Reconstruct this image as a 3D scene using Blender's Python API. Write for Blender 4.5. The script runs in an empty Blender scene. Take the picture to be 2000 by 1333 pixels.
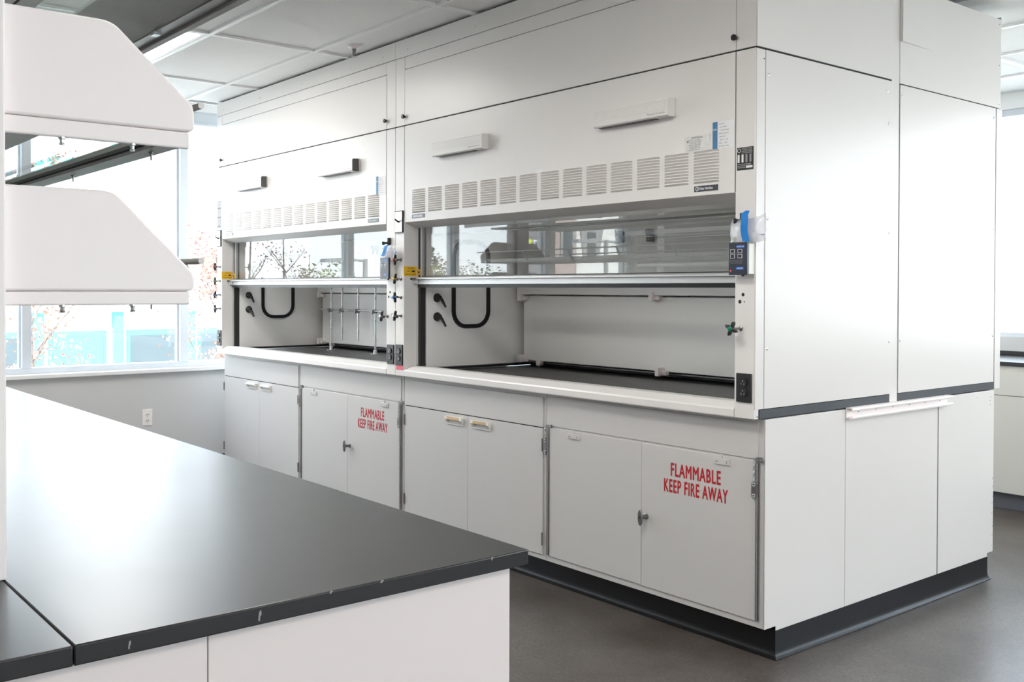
import bpy, math, random
from mathutils import Vector, Matrix
random.seed(7)
R = math.radians
scene = bpy.context.scene
col = scene.collection

# ------------------------------------------------------------------ camera
cam_d = bpy.data.cameras.new('camera')
cam = bpy.data.objects.new('camera', cam_d); col.objects.link(cam)
cam_d.sensor_width = 36.0; cam_d.sensor_fit = 'HORIZONTAL'
cam_d.lens = 1964.0 * 36.0 / 2000.0
cam_d.shift_y = -(666.5 - 591.7) / 2000.0
cam_d.clip_start = 0.05; cam_d.clip_end = 500
yaw, pitch, roll = R(39.341), R(-0.7493), R(0.1592)
fw = Vector((-math.cos(yaw) * math.cos(pitch), math.sin(yaw) * math.cos(pitch), math.sin(pitch)))
rt = fw.cross(Vector((0, 0, 1))).normalized(); up = rt.cross(fw)
r2 = math.cos(roll) * rt + math.sin(roll) * up; u2 = -math.sin(roll) * rt + math.cos(roll) * up
cam.matrix_world = Matrix(((r2.x, u2.x, -fw.x, 2.24), (r2.y, u2.y, -fw.y, -3.0253), (r2.z, u2.z, -fw.z, 1.36), (0, 0, 0, 1)))
scene.camera = cam

# ------------------------------------------------------------------ world, sun, exposure
SKY_STRENGTH = 5.8
HOOD_FILL = 0.8                       # added fill glow inside each fume hood, no lamp seen there
w = bpy.data.worlds.new('world'); scene.world = w; w.use_nodes = True
nt = w.node_tree; nt.nodes.clear()
out = nt.nodes.new('ShaderNodeOutputWorld'); bg = nt.nodes.new('ShaderNodeBackground')
tc = nt.nodes.new('ShaderNodeTexCoord'); sep = nt.nodes.new('ShaderNodeSeparateXYZ')
ramp = nt.nodes.new('ShaderNodeValToRGB')
ramp.color_ramp.elements[0].position = 0.0; ramp.color_ramp.elements[0].color = (0.93, 0.965, 1.0, 1)
ramp.color_ramp.elements[1].position = 0.65; ramp.color_ramp.elements[1].color = (0.60, 0.74, 0.95, 1)
e = ramp.color_ramp.elements.new(0.16); e.color = (0.79, 0.90, 1.0, 1)
nz = nt.nodes.new('ShaderNodeTexNoise'); nz.inputs['Scale'].default_value = 2.6; nz.inputs['Detail'].default_value = 6
cr = nt.nodes.new('ShaderNodeValToRGB'); cr.color_ramp.elements[0].position = 0.45; cr.color_ramp.elements[1].position = 0.75
mixc = nt.nodes.new('ShaderNodeMixRGB'); mixc.inputs[2].default_value = (1, 1, 1, 1)
nt.links.new(tc.outputs['Generated'], sep.inputs[0]); nt.links.new(sep.outputs['Z'], ramp.inputs[0])
nt.links.new(tc.outputs['Generated'], nz.inputs['Vector']); nt.links.new(nz.outputs['Fac'], cr.inputs[0])
nt.links.new(cr.outputs[0], mixc.inputs[0]); nt.links.new(ramp.outputs[0], mixc.inputs[1])
nt.links.new(mixc.outputs[0], bg.inputs[0]); bg.inputs[1].default_value = SKY_STRENGTH
nt.links.new(bg.outputs[0], out.inputs[0])

sun_d = bpy.data.lights.new('sun', 'SUN'); sun_d.energy = 17.0; sun_d.angle = R(0.5); sun_d.color = (1.0, 0.95, 0.88)
sun = bpy.data.objects.new('sun', sun_d); col.objects.link(sun)
sun.rotation_euler = Vector((-0.55, 0.42, -0.80)).to_track_quat('-Z', 'Y').to_euler()

def portal(name, loc, rot, sx, sy):
    d = bpy.data.lights.new(name, 'AREA'); d.shape = 'RECTANGLE'; d.size = sx; d.size_y = sy; d.energy = 1
    d.cycles.is_portal = True
    o = bpy.data.objects.new(name, d); col.objects.link(o); o.location = loc; o.rotation_euler = rot
portal('window_portal', (-5.32, -0.3, 1.7), (0, R(-90), 0), 1.9, 8.7)
portal('window_portal', (1.0, 4.2, 1.85), (R(-90), 0, 0), 11.0, 1.7)
portal('window_portal', (7.3, -.4, 1.7), (0, R(90), 0), 1.9, 6.2)

vs = scene.view_settings
scene.display_settings.display_device = 'sRGB'
vs.view_transform = 'Standard'; vs.look = 'None'; vs.gamma = 1.0; vs.use_curve_mapping = False
vs.exposure = 0.46
cy = scene.cycles
cy.max_bounces = 12; cy.diffuse_bounces = 6; cy.glossy_bounces = 6; cy.transparent_max_bounces = 16; cy.transmission_bounces = 6
cy.sample_clamp_indirect = 8.0; cy.use_denoising = True
cy.caustics_reflective = False; cy.caustics_refractive = False

# ------------------------------------------------------------------ materials
M = {}
def pbr(name, color, rough=0.5, metal=0.0, spec=0.5, bump=0.0, bump_scale=200.0, var=0.0, var_scale=3.0, rvar=0.0, coat=0.0, emit=None, estr=0.0, alpha=None):
    m = bpy.data.materials.new(name); m.use_nodes = True; t = m.node_tree
    b = t.nodes['Principled BSDF']
    b.inputs['Base Color'].default_value = (*color, 1); b.inputs['Roughness'].default_value = rough
    b.inputs['Metallic'].default_value = metal; b.inputs['Specular IOR Level'].default_value = spec
    b.inputs['Coat Weight'].default_value = coat
    tcn = None
    if var or bump or rvar:
        tcn = t.nodes.new('ShaderNodeTexCoord')
    if var or rvar:
        n = t.nodes.new('ShaderNodeTexNoise'); n.inputs['Scale'].default_value = var_scale; n.inputs['Detail'].default_value = 5
        t.links.new(tcn.outputs['Object'], n.inputs['Vector'])
    if var:
        mx = t.nodes.new('ShaderNodeMixRGB')
        mx.inputs[1].default_value = (*[c * (1 - var) for c in color], 1); mx.inputs[2].default_value = (*[min(1, c * (1 + var)) for c in color], 1)
        t.links.new(n.outputs['Fac'], mx.inputs[0]); t.links.new(mx.outputs[0], b.inputs['Base Color'])
    if rvar:
        mr = t.nodes.new('ShaderNodeMapRange'); mr.inputs[3].default_value = max(0.02, rough - rvar); mr.inputs[4].default_value = rough + rvar
        t.links.new(n.outputs['Fac'], mr.inputs[0]); t.links.new(mr.outputs[0], b.inputs['Roughness'])
    if bump:
        n2 = t.nodes.new('ShaderNodeTexNoise'); n2.inputs['Scale'].default_value = bump_scale; n2.inputs['Detail'].default_value = 3
        bp = t.nodes.new('ShaderNodeBump'); bp.inputs['Strength'].default_value = bump; bp.inputs['Distance'].default_value = 0.01
        t.links.new(tcn.outputs['Object'], n2.inputs['Vector']); t.links.new(n2.outputs['Fac'], bp.inputs['Height']); t.links.new(bp.outputs[0], b.inputs['Normal'])
    if emit:
        b.inputs['Emission Color'].default_value = (*emit, 1); b.inputs['Emission Strength'].default_value = estr
    if alpha is not None:
        b.inputs['Alpha'].default_value = alpha
    M[name] = m
    return m

pbr('hood_paint', (0.78, 0.76, 0.74), 0.30, spec=0.35, rvar=0.015, var_scale=1.5)
pbr('panel_white', (0.72, 0.69, 0.665), 0.28, rvar=0.015, var_scale=1.2)
pbr('cabinet_paint', (0.63, 0.615, 0.60), 0.36, rvar=0.02, var_scale=2.0)
pbr('bench_paint', (0.74, 0.675, 0.66), 0.45, var=0.005, var_scale=2.0)
pbr('shelf_white', (0.90, 0.84, 0.825), 0.45, var=0.004)
pbr('beige_paint', (0.66, 0.63, 0.57), 0.4, var=0.02)
pbr('wall_paint', (0.60, 0.595, 0.59), 0.85, bump=0.05, bump_scale=300)
pbr('wall_white', (0.82, 0.82, 0.81), 0.8, bump=0.05, bump_scale=300)
pbr('window_metal', (0.62, 0.66, 0.70), 0.42, var=0.03)
pbr('tile_white', (0.84, 0.835, 0.82), 0.95, var=0.05, var_scale=90, bump=0.35, bump_scale=350)
pbr('grid_white', (0.84, 0.84, 0.83), 0.4)
pbr('dark_void', (0.02, 0.02, 0.02), 0.8)
pbr('epoxy', (0.017, 0.016, 0.017), 0.33, var=0.12, var_scale=5, rvar=0.015)
pbr('epoxy_side', (0.040, 0.044, 0.052), 0.5, var=0.35, var_scale=22, rvar=0.1)
pbr('black_rubber', (0.008, 0.008, 0.009), 0.36, spec=0.35, rvar=0.05, var_scale=5)
pbr('black_plastic', (0.014, 0.014, 0.015), 0.36)
pbr('black_satin', (0.02, 0.02, 0.02), 0.5)
pbr('steel', (0.56, 0.57, 0.58), 0.28, metal=1.0, rvar=0.06, var_scale=30)
pbr('dark_steel', (0.30, 0.29, 0.28), 0.38, metal=1.0, rvar=0.08, var_scale=20)
pbr('brown_steel', (0.40, 0.38, 0.365), 0.5, metal=0.8, rvar=0.08, var_scale=12)
pbr('aluminium', (0.80, 0.81, 0.82), 0.28, metal=0.85)
pbr('sash_metal', (0.66, 0.67, 0.68), 0.30, metal=0.35)
pbr('liner', (0.88, 0.87, 0.855), 0.42, var=0.01, var_scale=2)
pbr('tan_plastic', (0.62, 0.44, 0.24), 0.45, var=0.08, var_scale=8)
pbr('ivory', (0.78, 0.76, 0.70), 0.4)
pbr('yellow', (0.85, 0.50, 0.02), 0.5)
pbr('red_ink', (0.50, 0.012, 0.02), 0.5)
pbr('pink_ink', (0.75, 0.12, 0.17), 0.5)
pbr('blue_ink', (0.06, 0.19, 0.36), 0.5)
pbr('bright_blue', (0.01, 0.16, 0.62), 0.4)
pbr('tape_blue', (0.0, 0.20, 0.62), 0.55, var=0.12, var_scale=40)
pbr('navy', (0.035, 0.04, 0.06), 0.3)
pbr('white_ink', (0.85, 0.85, 0.85), 0.5)
pbr('grey_ink', (0.28, 0.28, 0.28), 0.5)
pbr('black_ink', (0.015, 0.015, 0.015), 0.5)
pbr('foil', (0.62, 0.62, 0.60), 0.32, metal=0.6, var=0.15, var_scale=60, bump=0.1, bump_scale=120)
pbr('green', (0.0, 0.20, 0.12), 0.35)
pbr('white_paper', (0.84, 0.84, 0.85), 0.6)
pbr('crumple', (0.80, 0.80, 0.82), 0.3, bump=0.3, bump_scale=60)
pbr('lamp_lens', (0.9, 0.9, 0.9), 0.5, emit=(1.0, 0.955, 0.90), estr=14.0)
pbr('led_red', (0.8, 0.05, 0.03), 0.4, emit=(1, .1, .05), estr=1.0)
pbr('bark', (0.13, 0.10, 0.09), 0.9, var=0.3, var_scale=6)
pbr('leaf_green', (0.16, 0.24, 0.045), 0.7, var=0.4, var_scale=2)
pbr('leaf_olive', (0.27, 0.26, 0.07), 0.7, var=0.4, var_scale=2)
pbr('leaf_red', (0.30, 0.15, 0.11), 0.7, var=0.4, var_scale=2)
pbr('leaf_grey', (0.30, 0.27, 0.22), 0.8, var=0.3, var_scale=2)
pbr('blossom', (0.85, 0.83, 0.80), 0.8)
pbr('ground', (0.42, 0.42, 0.40), 0.95, var=0.25, var_scale=0.3)
pbr('facade_white', (0.80, 0.79, 0.76), 0.8, var=0.03, var_scale=0.4)
pbr('facade_grey', (0.22, 0.21, 0.215), 0.7)
pbr('facade_teal', (0.06, 0.36, 0.34), 0.5)
pbr('facade_brick', (0.42, 0.33, 0.30), 0.85, var=0.15, var_scale=4)
pbr('facade_window', (0.05, 0.07, 0.08), 0.15)
pbr('toe_grey', (0.15, 0.15, 0.17), 0.5)
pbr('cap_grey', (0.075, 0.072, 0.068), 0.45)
pbr('hood_fill_glow', (0.9, 0.9, 0.9), 0.5, emit=(1.0, 0.97, 0.93), estr=HOOD_FILL)
pbr('lime', (0.62, 0.72, 0.02), 0.5)
pbr('lamp_grey', (0.3, 0.3, 0.3), 0.6)

def glass(name, tint, f0=0.042, rough=0.0, opac=0.0):
    m = bpy.data.materials.new(name); m.use_nodes = True; t = m.node_tree; t.nodes.clear()
    o = t.nodes.new('ShaderNodeOutputMaterial'); tr = t.nodes.new('ShaderNodeBsdfTransparent'); tr.inputs[0].default_value = (*tint, 1)
    g = t.nodes.new('ShaderNodeBsdfGlossy'); g.inputs['Roughness'].default_value = rough
    lw = t.nodes.new('ShaderNodeLayerWeight'); lw.inputs['Blend'].default_value = 0.5
    p = t.nodes.new('ShaderNodeMath'); p.operation = 'POWER'; p.inputs[1].default_value = 5.0
    ma = t.nodes.new('ShaderNodeMath'); ma.operation = 'MULTIPLY_ADD'; ma.inputs[1].default_value = 1 - f0; ma.inputs[2].default_value = f0
    mx = t.nodes.new('ShaderNodeMixShader')
    t.links.new(lw.outputs['Facing'], p.inputs[0]); t.links.new(p.outputs[0], ma.inputs[0]); t.links.new(ma.outputs[0], mx.inputs[0])
    t.links.new(tr.outputs[0], mx.inputs[1]); t.links.new(g.outputs[0], mx.inputs[2])
    if opac:
        d = t.nodes.new('ShaderNodeBsdfDiffuse'); d.inputs[0].default_value = (.85, .86, .9, 1); m2 = t.nodes.new('ShaderNodeMixShader'); m2.inputs[0].default_value = opac
        t.links.new(mx.outputs[0], m2.inputs[1]); t.links.new(d.outputs[0], m2.inputs[2]); t.links.new(m2.outputs[0], o.inputs[0])
    else:
        t.links.new(mx.outputs[0], o.inputs[0])
    M[name] = m
glass('window_glass', (0.95, 0.97, 0.97))
glass('sash_glass', (0.95, 0.96, 0.955), f0=0.07)
glass('shelf_glass', (0.90, 0.96, 0.95))
glass('clear_plastic', (0.97, 0.97, 0.98), f0=0.06, rough=0.15, opac=0.28)

# polished concrete floor
m = bpy.data.materials.new('concrete'); m.use_nodes = True; t = m.node_tree; b = t.nodes['Principled BSDF']; M['concrete'] = m
tcn = t.nodes.new('ShaderNodeTexCoord')
def noise(scale, detail=6, rough=0.6):
    n = t.nodes.new('ShaderNodeTexNoise'); n.inputs['Scale'].default_value = scale; n.inputs['Detail'].default_value = detail; n.inputs['Roughness'].default_value = rough
    t.links.new(tcn.outputs['Object'], n.inputs['Vector']); return n
n1 = noise(2.2, 6, .6); n2 = noise(110, 2, .55); n3 = noise(48, 1, .4)
c1 = t.nodes.new('ShaderNodeValToRGB'); c1.color_ramp.elements[0].position = 0.36; c1.color_ramp.elements[0].color = (0.062, 0.049, 0.042, 1)
c1.color_ramp.elements[1].position = 0.64; c1.color_ramp.elements[1].color = (0.110, 0.096, 0.086, 1)
t.links.new(n1.outputs['Fac'], c1.inputs[0])
c2 = t.nodes.new('ShaderNodeValToRGB'); c2.color_ramp.elements[0].position = 0.2; c2.color_ramp.elements[0].color = (.45, .45, .45, 1); c2.color_ramp.elements[1].position = 0.8; c2.color_ramp.elements[1].color = (1.6, 1.6, 1.6, 1)
t.links.new(n2.outputs['Fac'], c2.inputs[0])
mm = t.nodes.new('ShaderNodeMixRGB'); mm.blend_type = 'MULTIPLY'; mm.inputs[0].default_value = 0.8
t.links.new(c1.outputs[0], mm.inputs[1]); t.links.new(c2.outputs[0], mm.inputs[2])
c3 = t.nodes.new('ShaderNodeValToRGB'); c3.color_ramp.elements[0].position = 0.78; c3.color_ramp.elements[0].color = (0, 0, 0, 1); c3.color_ramp.elements[1].position = 0.84; c3.color_ramp.elements[1].color = (1, 1, 1, 1)
t.links.new(n3.outputs['Fac'], c3.inputs[0])
m3 = t.nodes.new('ShaderNodeMixRGB'); m3.inputs[2].default_value = (.27, .26, .245, 1)
t.links.new(c3.outputs[0], m3.inputs[0]); t.links.new(mm.outputs[0], m3.inputs[1]); t.links.new(m3.outputs[0], b.inputs['Base Color'])
mr = t.nodes.new('ShaderNodeMapRange'); mr.inputs[3].default_value = 0.30; mr.inputs[4].default_value = 0.36
t.links.new(n1.outputs['Fac'], mr.inputs[0]); t.links.new(mr.outputs[0], b.inputs['Roughness'])

# ------------------------------------------------------------------ mesh helpers
class MB:
    def __init__(s): s.v = []; s.f = []
    def add(s, vs, fs):
        o = len(s.v); s.v += [tuple(p) for p in vs]; s.f += [tuple(i + o for i in f) for f in fs]; return s
    def box(s, x0, x1, y0, y1, z0, z1):
        return s.add([(x0, y0, z0), (x1, y0, z0), (x1, y1, z0), (x0, y1, z0), (x0, y0, z1), (x1, y0, z1), (x1, y1, z1), (x0, y1, z1)],
                     [(0, 3, 2, 1), (4, 5, 6, 7), (0, 1, 5, 4), (1, 2, 6, 5), (2, 3, 7, 6), (3, 0, 4, 7)])
    def prism(s, poly, axis, a0, a1):
        """poly: list of 2-D points in the two remaining axes (in x,y,z order), extruded along axis"""
        n = len(poly)
        def P(p, a): return {'x': (a, p[0], p[1]), 'y': (p[0], a, p[1]), 'z': (p[0], p[1], a)}[axis]
        ar = sum(poly[i][0] * poly[(i + 1) % n][1] - poly[(i + 1) % n][0] * poly[i][1] for i in range(n))
        if axis == 'y': ar = -ar
        if ar < 0: poly = poly[::-1]
        vs = [P(p, a0) for p in poly] + [P(p, a1) for p in poly]
        fs = [tuple(range(n - 1, -1, -1)), tuple(range(n, 2 * n))] + [(i, (i + 1) % n, n + (i + 1) % n, n + i) for i in range(n)]
        return s.add(vs, fs)
    def cyl(s, p0, p1, r0, r1=None, n=16, caps=True):
        r1 = r0 if r1 is None else r1
        return s.tube([p0, p1], [r0, r1], n, caps)
    def tube(s, path, r, n=10, caps=True, closed=False):
        path = [Vector(p) for p in path]; k = len(path)
        rs = r if isinstance(r, (list, tuple)) else [r] * k
        rings = []; prev = None
        for i, p in enumerate(path):
            if closed: d = path[(i + 1) % k] - path[i - 1]
            else: d = path[min(i + 1, k - 1)] - path[max(i - 1, 0)]
            d.normalize()
            if prev is None:
                a = Vector((0, 0, 1)) if abs(d.z) < 0.9 else Vector((1, 0, 0))
                nrm = d.cross(a).normalized()
            else:
                nrm = (prev - d * prev.dot(d)).normalized()
            prev = nrm; bn = d.cross(nrm)
            rings.append([p + (nrm * math.cos(2 * math.pi * j / n) + bn * math.sin(2 * math.pi * j / n)) * rs[i] for j in range(n)])
        vs = [q for rg in rings for q in rg]; fs = []
        for i in range(k if closed else k - 1):
            i2 = (i + 1) % k
            for j in range(n):
                fs.append((i * n + j, i * n + (j + 1) % n, i2 * n + (j + 1) % n, i2 * n + j))
        if caps and not closed:
            fs.append(tuple(range(n - 1, -1, -1))); fs.append(tuple((k - 1) * n + j for j in range(n)))
        return s.add(vs, fs)
    def lathe(s, origin, axis, prof, n=20):
        """prof: (distance along axis, radius)"""
        o = Vector(origin); a = Vector(axis).normalized()
        return s.tube([o + a * d for d, _ in prof], [max(r_, 1e-5) for _, r_ in prof], n)
    def xf(s, fn): s.v = [tuple(fn(Vector(p))) for p in s.v]; return s

def mesh_of(name, mb, org):
    me = bpy.data.meshes.new(name)
    me.from_pydata([(p[0] - org[0], p[1] - org[1], p[2] - org[2]) for p in mb.v], [], mb.f)
    me.validate(); me.update()
    return me
ORG = {}
def tag(o, label=None, cat=None, group=None, kind=None):
    if label: o['label'] = label
    if cat: o['category'] = cat
    if group: o['group'] = group
    if kind: o['kind'] = kind
    return o
def thing(name, loc, label, cat, group=None, kind=None):
    o = bpy.data.objects.new(name, None); col.objects.link(o); o.location = loc; o.empty_display_size = 0.1
    ORG[o.name] = Vector(loc); return tag(o, label, cat, group, kind)
def obj(name, mb, mat, parent=None, bevel=0.0, flat=False, label=None, cat=None, group=None, kind=None, seg=2, angle=35):
    if parent is not None: org = ORG[parent.name]
    else:
        xs = [p[0] for p in mb.v]; ys = [p[1] for p in mb.v]; zs = [p[2] for p in mb.v]
        org = Vector(((min(xs) + max(xs)) / 2, (min(ys) + max(ys)) / 2, min(zs)))
    me = mesh_of(name, mb, org); me.materials.append(M[mat])
    o = bpy.data.objects.new(name, me); col.objects.link(o)
    if parent is not None: o.parent = parent
    else: o.location = org
    ORG[o.name] = org
    if not flat:
        me.polygons.foreach_set('use_smooth', [True] * len(me.polygons)); me.set_sharp_from_angle(angle=R(angle))
    if bevel:
        bv = o.modifiers.new('bevel', 'BEVEL'); bv.width = bevel; bv.segments = seg; bv.limit_method = 'ANGLE'; bv.angle_limit = R(40); bv.harden_normals = False
    return tag(o, label, cat, group, kind)
def B(*a): return MB().box(*a)
def place(src, parent, off):
    """another copy of a part, sharing its mesh, moved by off"""
    c = src.copy(); col.objects.link(c); c.parent = parent; c.location = Vector(off); ORG[c.name] = ORG[parent.name] if parent else Vector(off); return c

def text_mb(s, x, z, wid, hei, y, facing='-y', bold=0.0, depth=0.0006):
    cu = bpy.data.curves.new('t', 'FONT'); cu.body = s; cu.size = 1.0; cu.resolution_u = 2; cu.space_character = 1.0 + bold * 4
    o = bpy.data.objects.new('t', cu); col.objects.link(o)
    dg = bpy.context.evaluated_depsgraph_get(); me = bpy.data.meshes.new_from_object(o.evaluated_get(dg))
    vs = [v.co.copy() for v in me.vertices]; fs = [tuple(p.vertices) for p in me.polygons]
    bpy.data.objects.remove(o); bpy.data.curves.remove(cu); bpy.data.meshes.remove(me)
    x0 = min(v.x for v in vs); x1 = max(v.x for v in vs); y0 = min(v.y for v in vs); y1 = max(v.y for v in vs)
    mb = MB()
    bx = bold * 1.1
    for k, (sx, sz) in enumerate(((0, 0),) if bold <= 0 else ((-bx, 0), (bx, 0), (0, 0), (0, bx * .6), (0, -bx * .6))):
        o2 = []
        for v in vs:
            a = (v.x + sx - x0) / max(x1 - x0, 1e-6) * wid; c = (v.y + sz - y0) / max(y1 - y0, 1e-6) * hei; e_ = .00002 * k
            if facing == '-y': o2.append((x + a, y - e_, z + c))
            elif facing == '+x': o2.append((y + e_, x + a, z + c))
        mb.add(o2, fs)
    return mb

# ------------------------------------------------------------------ the room
XL, XR, YF, YB = -5.10, 7.0, -7.0, 3.95          # inner faces
CEIL = 2.70
obj('floor', B(-5.4, 7.4, -7.4, 4.4, -0.25, 0.0), 'concrete', kind='structure')
# ceiling: slab above, tee grid and lay-in tiles
ceil = obj('ceiling', B(-5.5, 9.8, -7.4, 4.4, 2.86, 3.1), 'wall_white', kind='structure')  # runs out past the right wall as an added sun-blocking overhang
tile_src = None; bar_src = None
gx = [-4.08 + 1.2 * k for k in range(0, 10)]; gy = [-0.28 + 0.61 * k for k in range(-11, 7)]
xs_cells = [(-4.79, gx[0])] + list(zip(gx[:-1], gx[1:])) + [(gx[-1], XR)]
ys_cells = [(YF, gy[0])] + list(zip(gy[:-1], gy[1:])) + [(gy[-1], YB)]
lights = []
LIGHT_CELLS = {(-4.08, -1.5), (-4.08, -3.94), (-0.48, -2.11), (-0.48, -3.94), (3.12, -1.5), (3.12, -3.94), (1.92, 1.55), (4.32, 1.55), (-2.88, 2.77)}
mesh_cache = {}
for (x0, x1) in xs_cells:
    for (y0, y1) in ys_cells:
        if any(abs(x0 - a) < .02 and abs(y0 - b) < .02 for a, b in LIGHT_CELLS):
            lights.append((x0, x1, y0, y1)); continue
        key = (round(x1 - x0, 3), round(y1 - y0, 3))
        if key not in mesh_cache:
            hx, hy = key[0] / 2 - .011, key[1] / 2 - .011
            mesh_cache[key] = mesh_of('tile', B(-hx, hx, -hy, hy, 0, .016), (0, 0, 0)); mesh_cache[key].materials.append(M['tile_white'])
        o = bpy.data.objects.new('tile', mesh_cache[key]); col.objects.link(o); o.parent = ceil
        o.location = Vector(((x0 + x1) / 2, (y0 + y1) / 2, CEIL + .010)) - ORG[ceil.name]
for gxx in gx: obj('grid_bar', B(gxx - .012, gxx + .012, YF, YB, CEIL - .003, CEIL + .03), 'grid_white', ceil)
for gyy in gy: obj('grid_bar', B(-4.79, XR, gyy - .012, gyy + .012, CEIL - .0025, CEIL + .028), 'grid_white', ceil)
obj('edge_trim', B(-4.812, -4.79, YF, YB, CEIL - .004, CEIL + .16), 'grid_white', ceil)

# window wall (left)
wl = obj('wall_left', B(-5.30, XL, YF, YB + .3, 0.0, 0.745), 'wall_paint', kind='structure')
obj('header', B(-5.30, XL - .03, YF, YB + .3, 2.695, 2.86), 'wall_white', wl)
obj('pier', B(-5.30, XL, YF, -4.62, 0.745, 2.86), 'wall_paint', wl)
obj('sill', B(-5.20, XL + .035, -4.62, YB, 0.745, 0.772), 'wall_white', wl, bevel=.003)
win = obj('window_1', B(-5.275, -5.175, -4.62, YB, 0.772, 0.812), 'window_metal', kind='structure', bevel=.002)
obj('head_frame', B(-5.275, -5.175, -4.62, YB, 2.60, 2.695), 'window_metal', win, bevel=.002)
obj('head_stop', B(-5.175, -5.155, -4.62, YB, 2.595, 2.612), 'window_metal', win)
mull = [-4.60 + .012] + [-0.136 - 1.1 * k for k in range(3, -5, -1)]
mull = [-4.57] + [-0.136 + 1.1 * k for k in range(-3, 4)] + [YB - .03]
for my in mull:
    obj('mullion', B(-5.29, -5.17, my - .029, my + .029, 0.812, 2.60), 'window_metal', win, bevel=.002)
    obj('glazing_bead', B(-5.25, -5.215, my - .042, my + .042, 0.812, 2.60), 'window_metal', win)
for a, c in zip(mull[:-1], mull[1:]):
    obj('pane', B(-5.236, -5.230, a + .029, c - .029, 0.812, 2.60), 'window_glass', win, flat=True)

# back wall with windows
wb = obj('wall_back', B(-5.30, 7.3, YB, YB + .25, 0.0, 1.045), 'wall_paint', kind='structure')
obj('header', B(-5.30, 7.3, YB, YB + .25, 2.60, 2.86), 'wall_white', wb)
obj('pier', B(-5.30, -4.6, YB, YB + .25, 1.045, 2.60), 'wall_paint', wb); obj('pier', B(6.6, 7.3, YB, YB + .25, 1.045, 2.60), 'wall_paint', wb)
win = obj('window_2', B(-4.6, 6.6, YB + .02, YB + .12, 1.045, 1.075), 'window_metal', kind='structure', bevel=.002)
obj('head_frame', B(-4.6, 6.6, YB + .02, YB + .12, 2.555, 2.60), 'window_metal', win, bevel=.002)
mull = [-4.57] + [-1.14 + 1.45 * k for k in range(-2, 6)] + [6.57]
for mx_ in mull: obj('mullion', B(mx_ - .03, mx_ + .03, YB + .01, YB + .13, 1.075, 2.555), 'window_metal', win, bevel=.002)
for a, c in zip(mull[:-1], mull[1:]): obj('pane', B(a + .03, c - .03, YB + .064, YB + .070, 1.075, 2.555), 'window_glass', win, flat=True)

# wall behind the camera's right shoulder, with windows under an unseen overhang added to block sun
wr = obj('wall_right', B(XR, XR + .25, YF, YB, 0.0, 0.80), 'wall_white', kind='structure')
obj('header', B(XR, XR + .25, YF, YB, 2.62, 2.86), 'wall_white', wr)
obj('pier', B(XR, XR + .25, YF, -3.4, .80, 2.62), 'wall_white', wr); obj('pier', B(XR, XR + .25, 2.6, YB, .80, 2.62), 'wall_white', wr)
win = obj('window_3', B(XR + .02, XR + .14, -3.4, 2.6, .80, .84), 'window_metal', kind='structure')
obj('head_frame', B(XR + .02, XR + .14, -3.4, 2.6, 2.56, 2.62), 'window_metal', win)
mull = [-3.37 + 1.485 * k for k in range(5)]
for my in mull: obj('mullion', B(XR + .02, XR + .14, my - .03, my + .03, .84, 2.56), 'window_metal', win)
for a, c in zip(mull[:-1], mull[1:]): obj('pane', B(XR + .07, XR + .076, a + .03, c - .03, .84, 2.56), 'window_glass', win, flat=True)

# wall at the far side of the room (seen in the sash reflections), with two doors
wf = obj('wall_front', B(-5.30, 7.3, YF - .25, YF, 0.0, 2.86), 'wall_paint', kind='structure')
for k, dx in enumerate((-3.2, 1.6)):
    d = obj('door_%d' % (k + 1), B(dx, dx + .95, YF + .004, YF + .05, 0.01, 2.1), 'beige_paint', kind='structure', bevel=.003)
    obj('door_frame', B(dx - .07, dx, YF + .001, YF + .07, 0.0, 2.17).box(dx + .95, dx + 1.02, YF + .001, YF + .07, 0, 2.17).box(dx, dx + .95, YF + .001, YF + .07, 2.1, 2.17), 'window_metal', d)
    obj('vision_panel', B(dx + .62, dx + .82, YF + .048, YF + .056, 1.05, 1.85), 'facade_window', d)
    obj('door_handle', MB().tube([(dx + .07, YF + .05, 1.0), (dx + .07, YF + .10, 1.0), (dx + .19, YF + .10, 1.0)], .009), 'steel', d)
obj('baseboard_left', B(XL, XL + .008, YF, YB, 0.0, 0.10), 'black_rubber', kind='structure')

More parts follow.
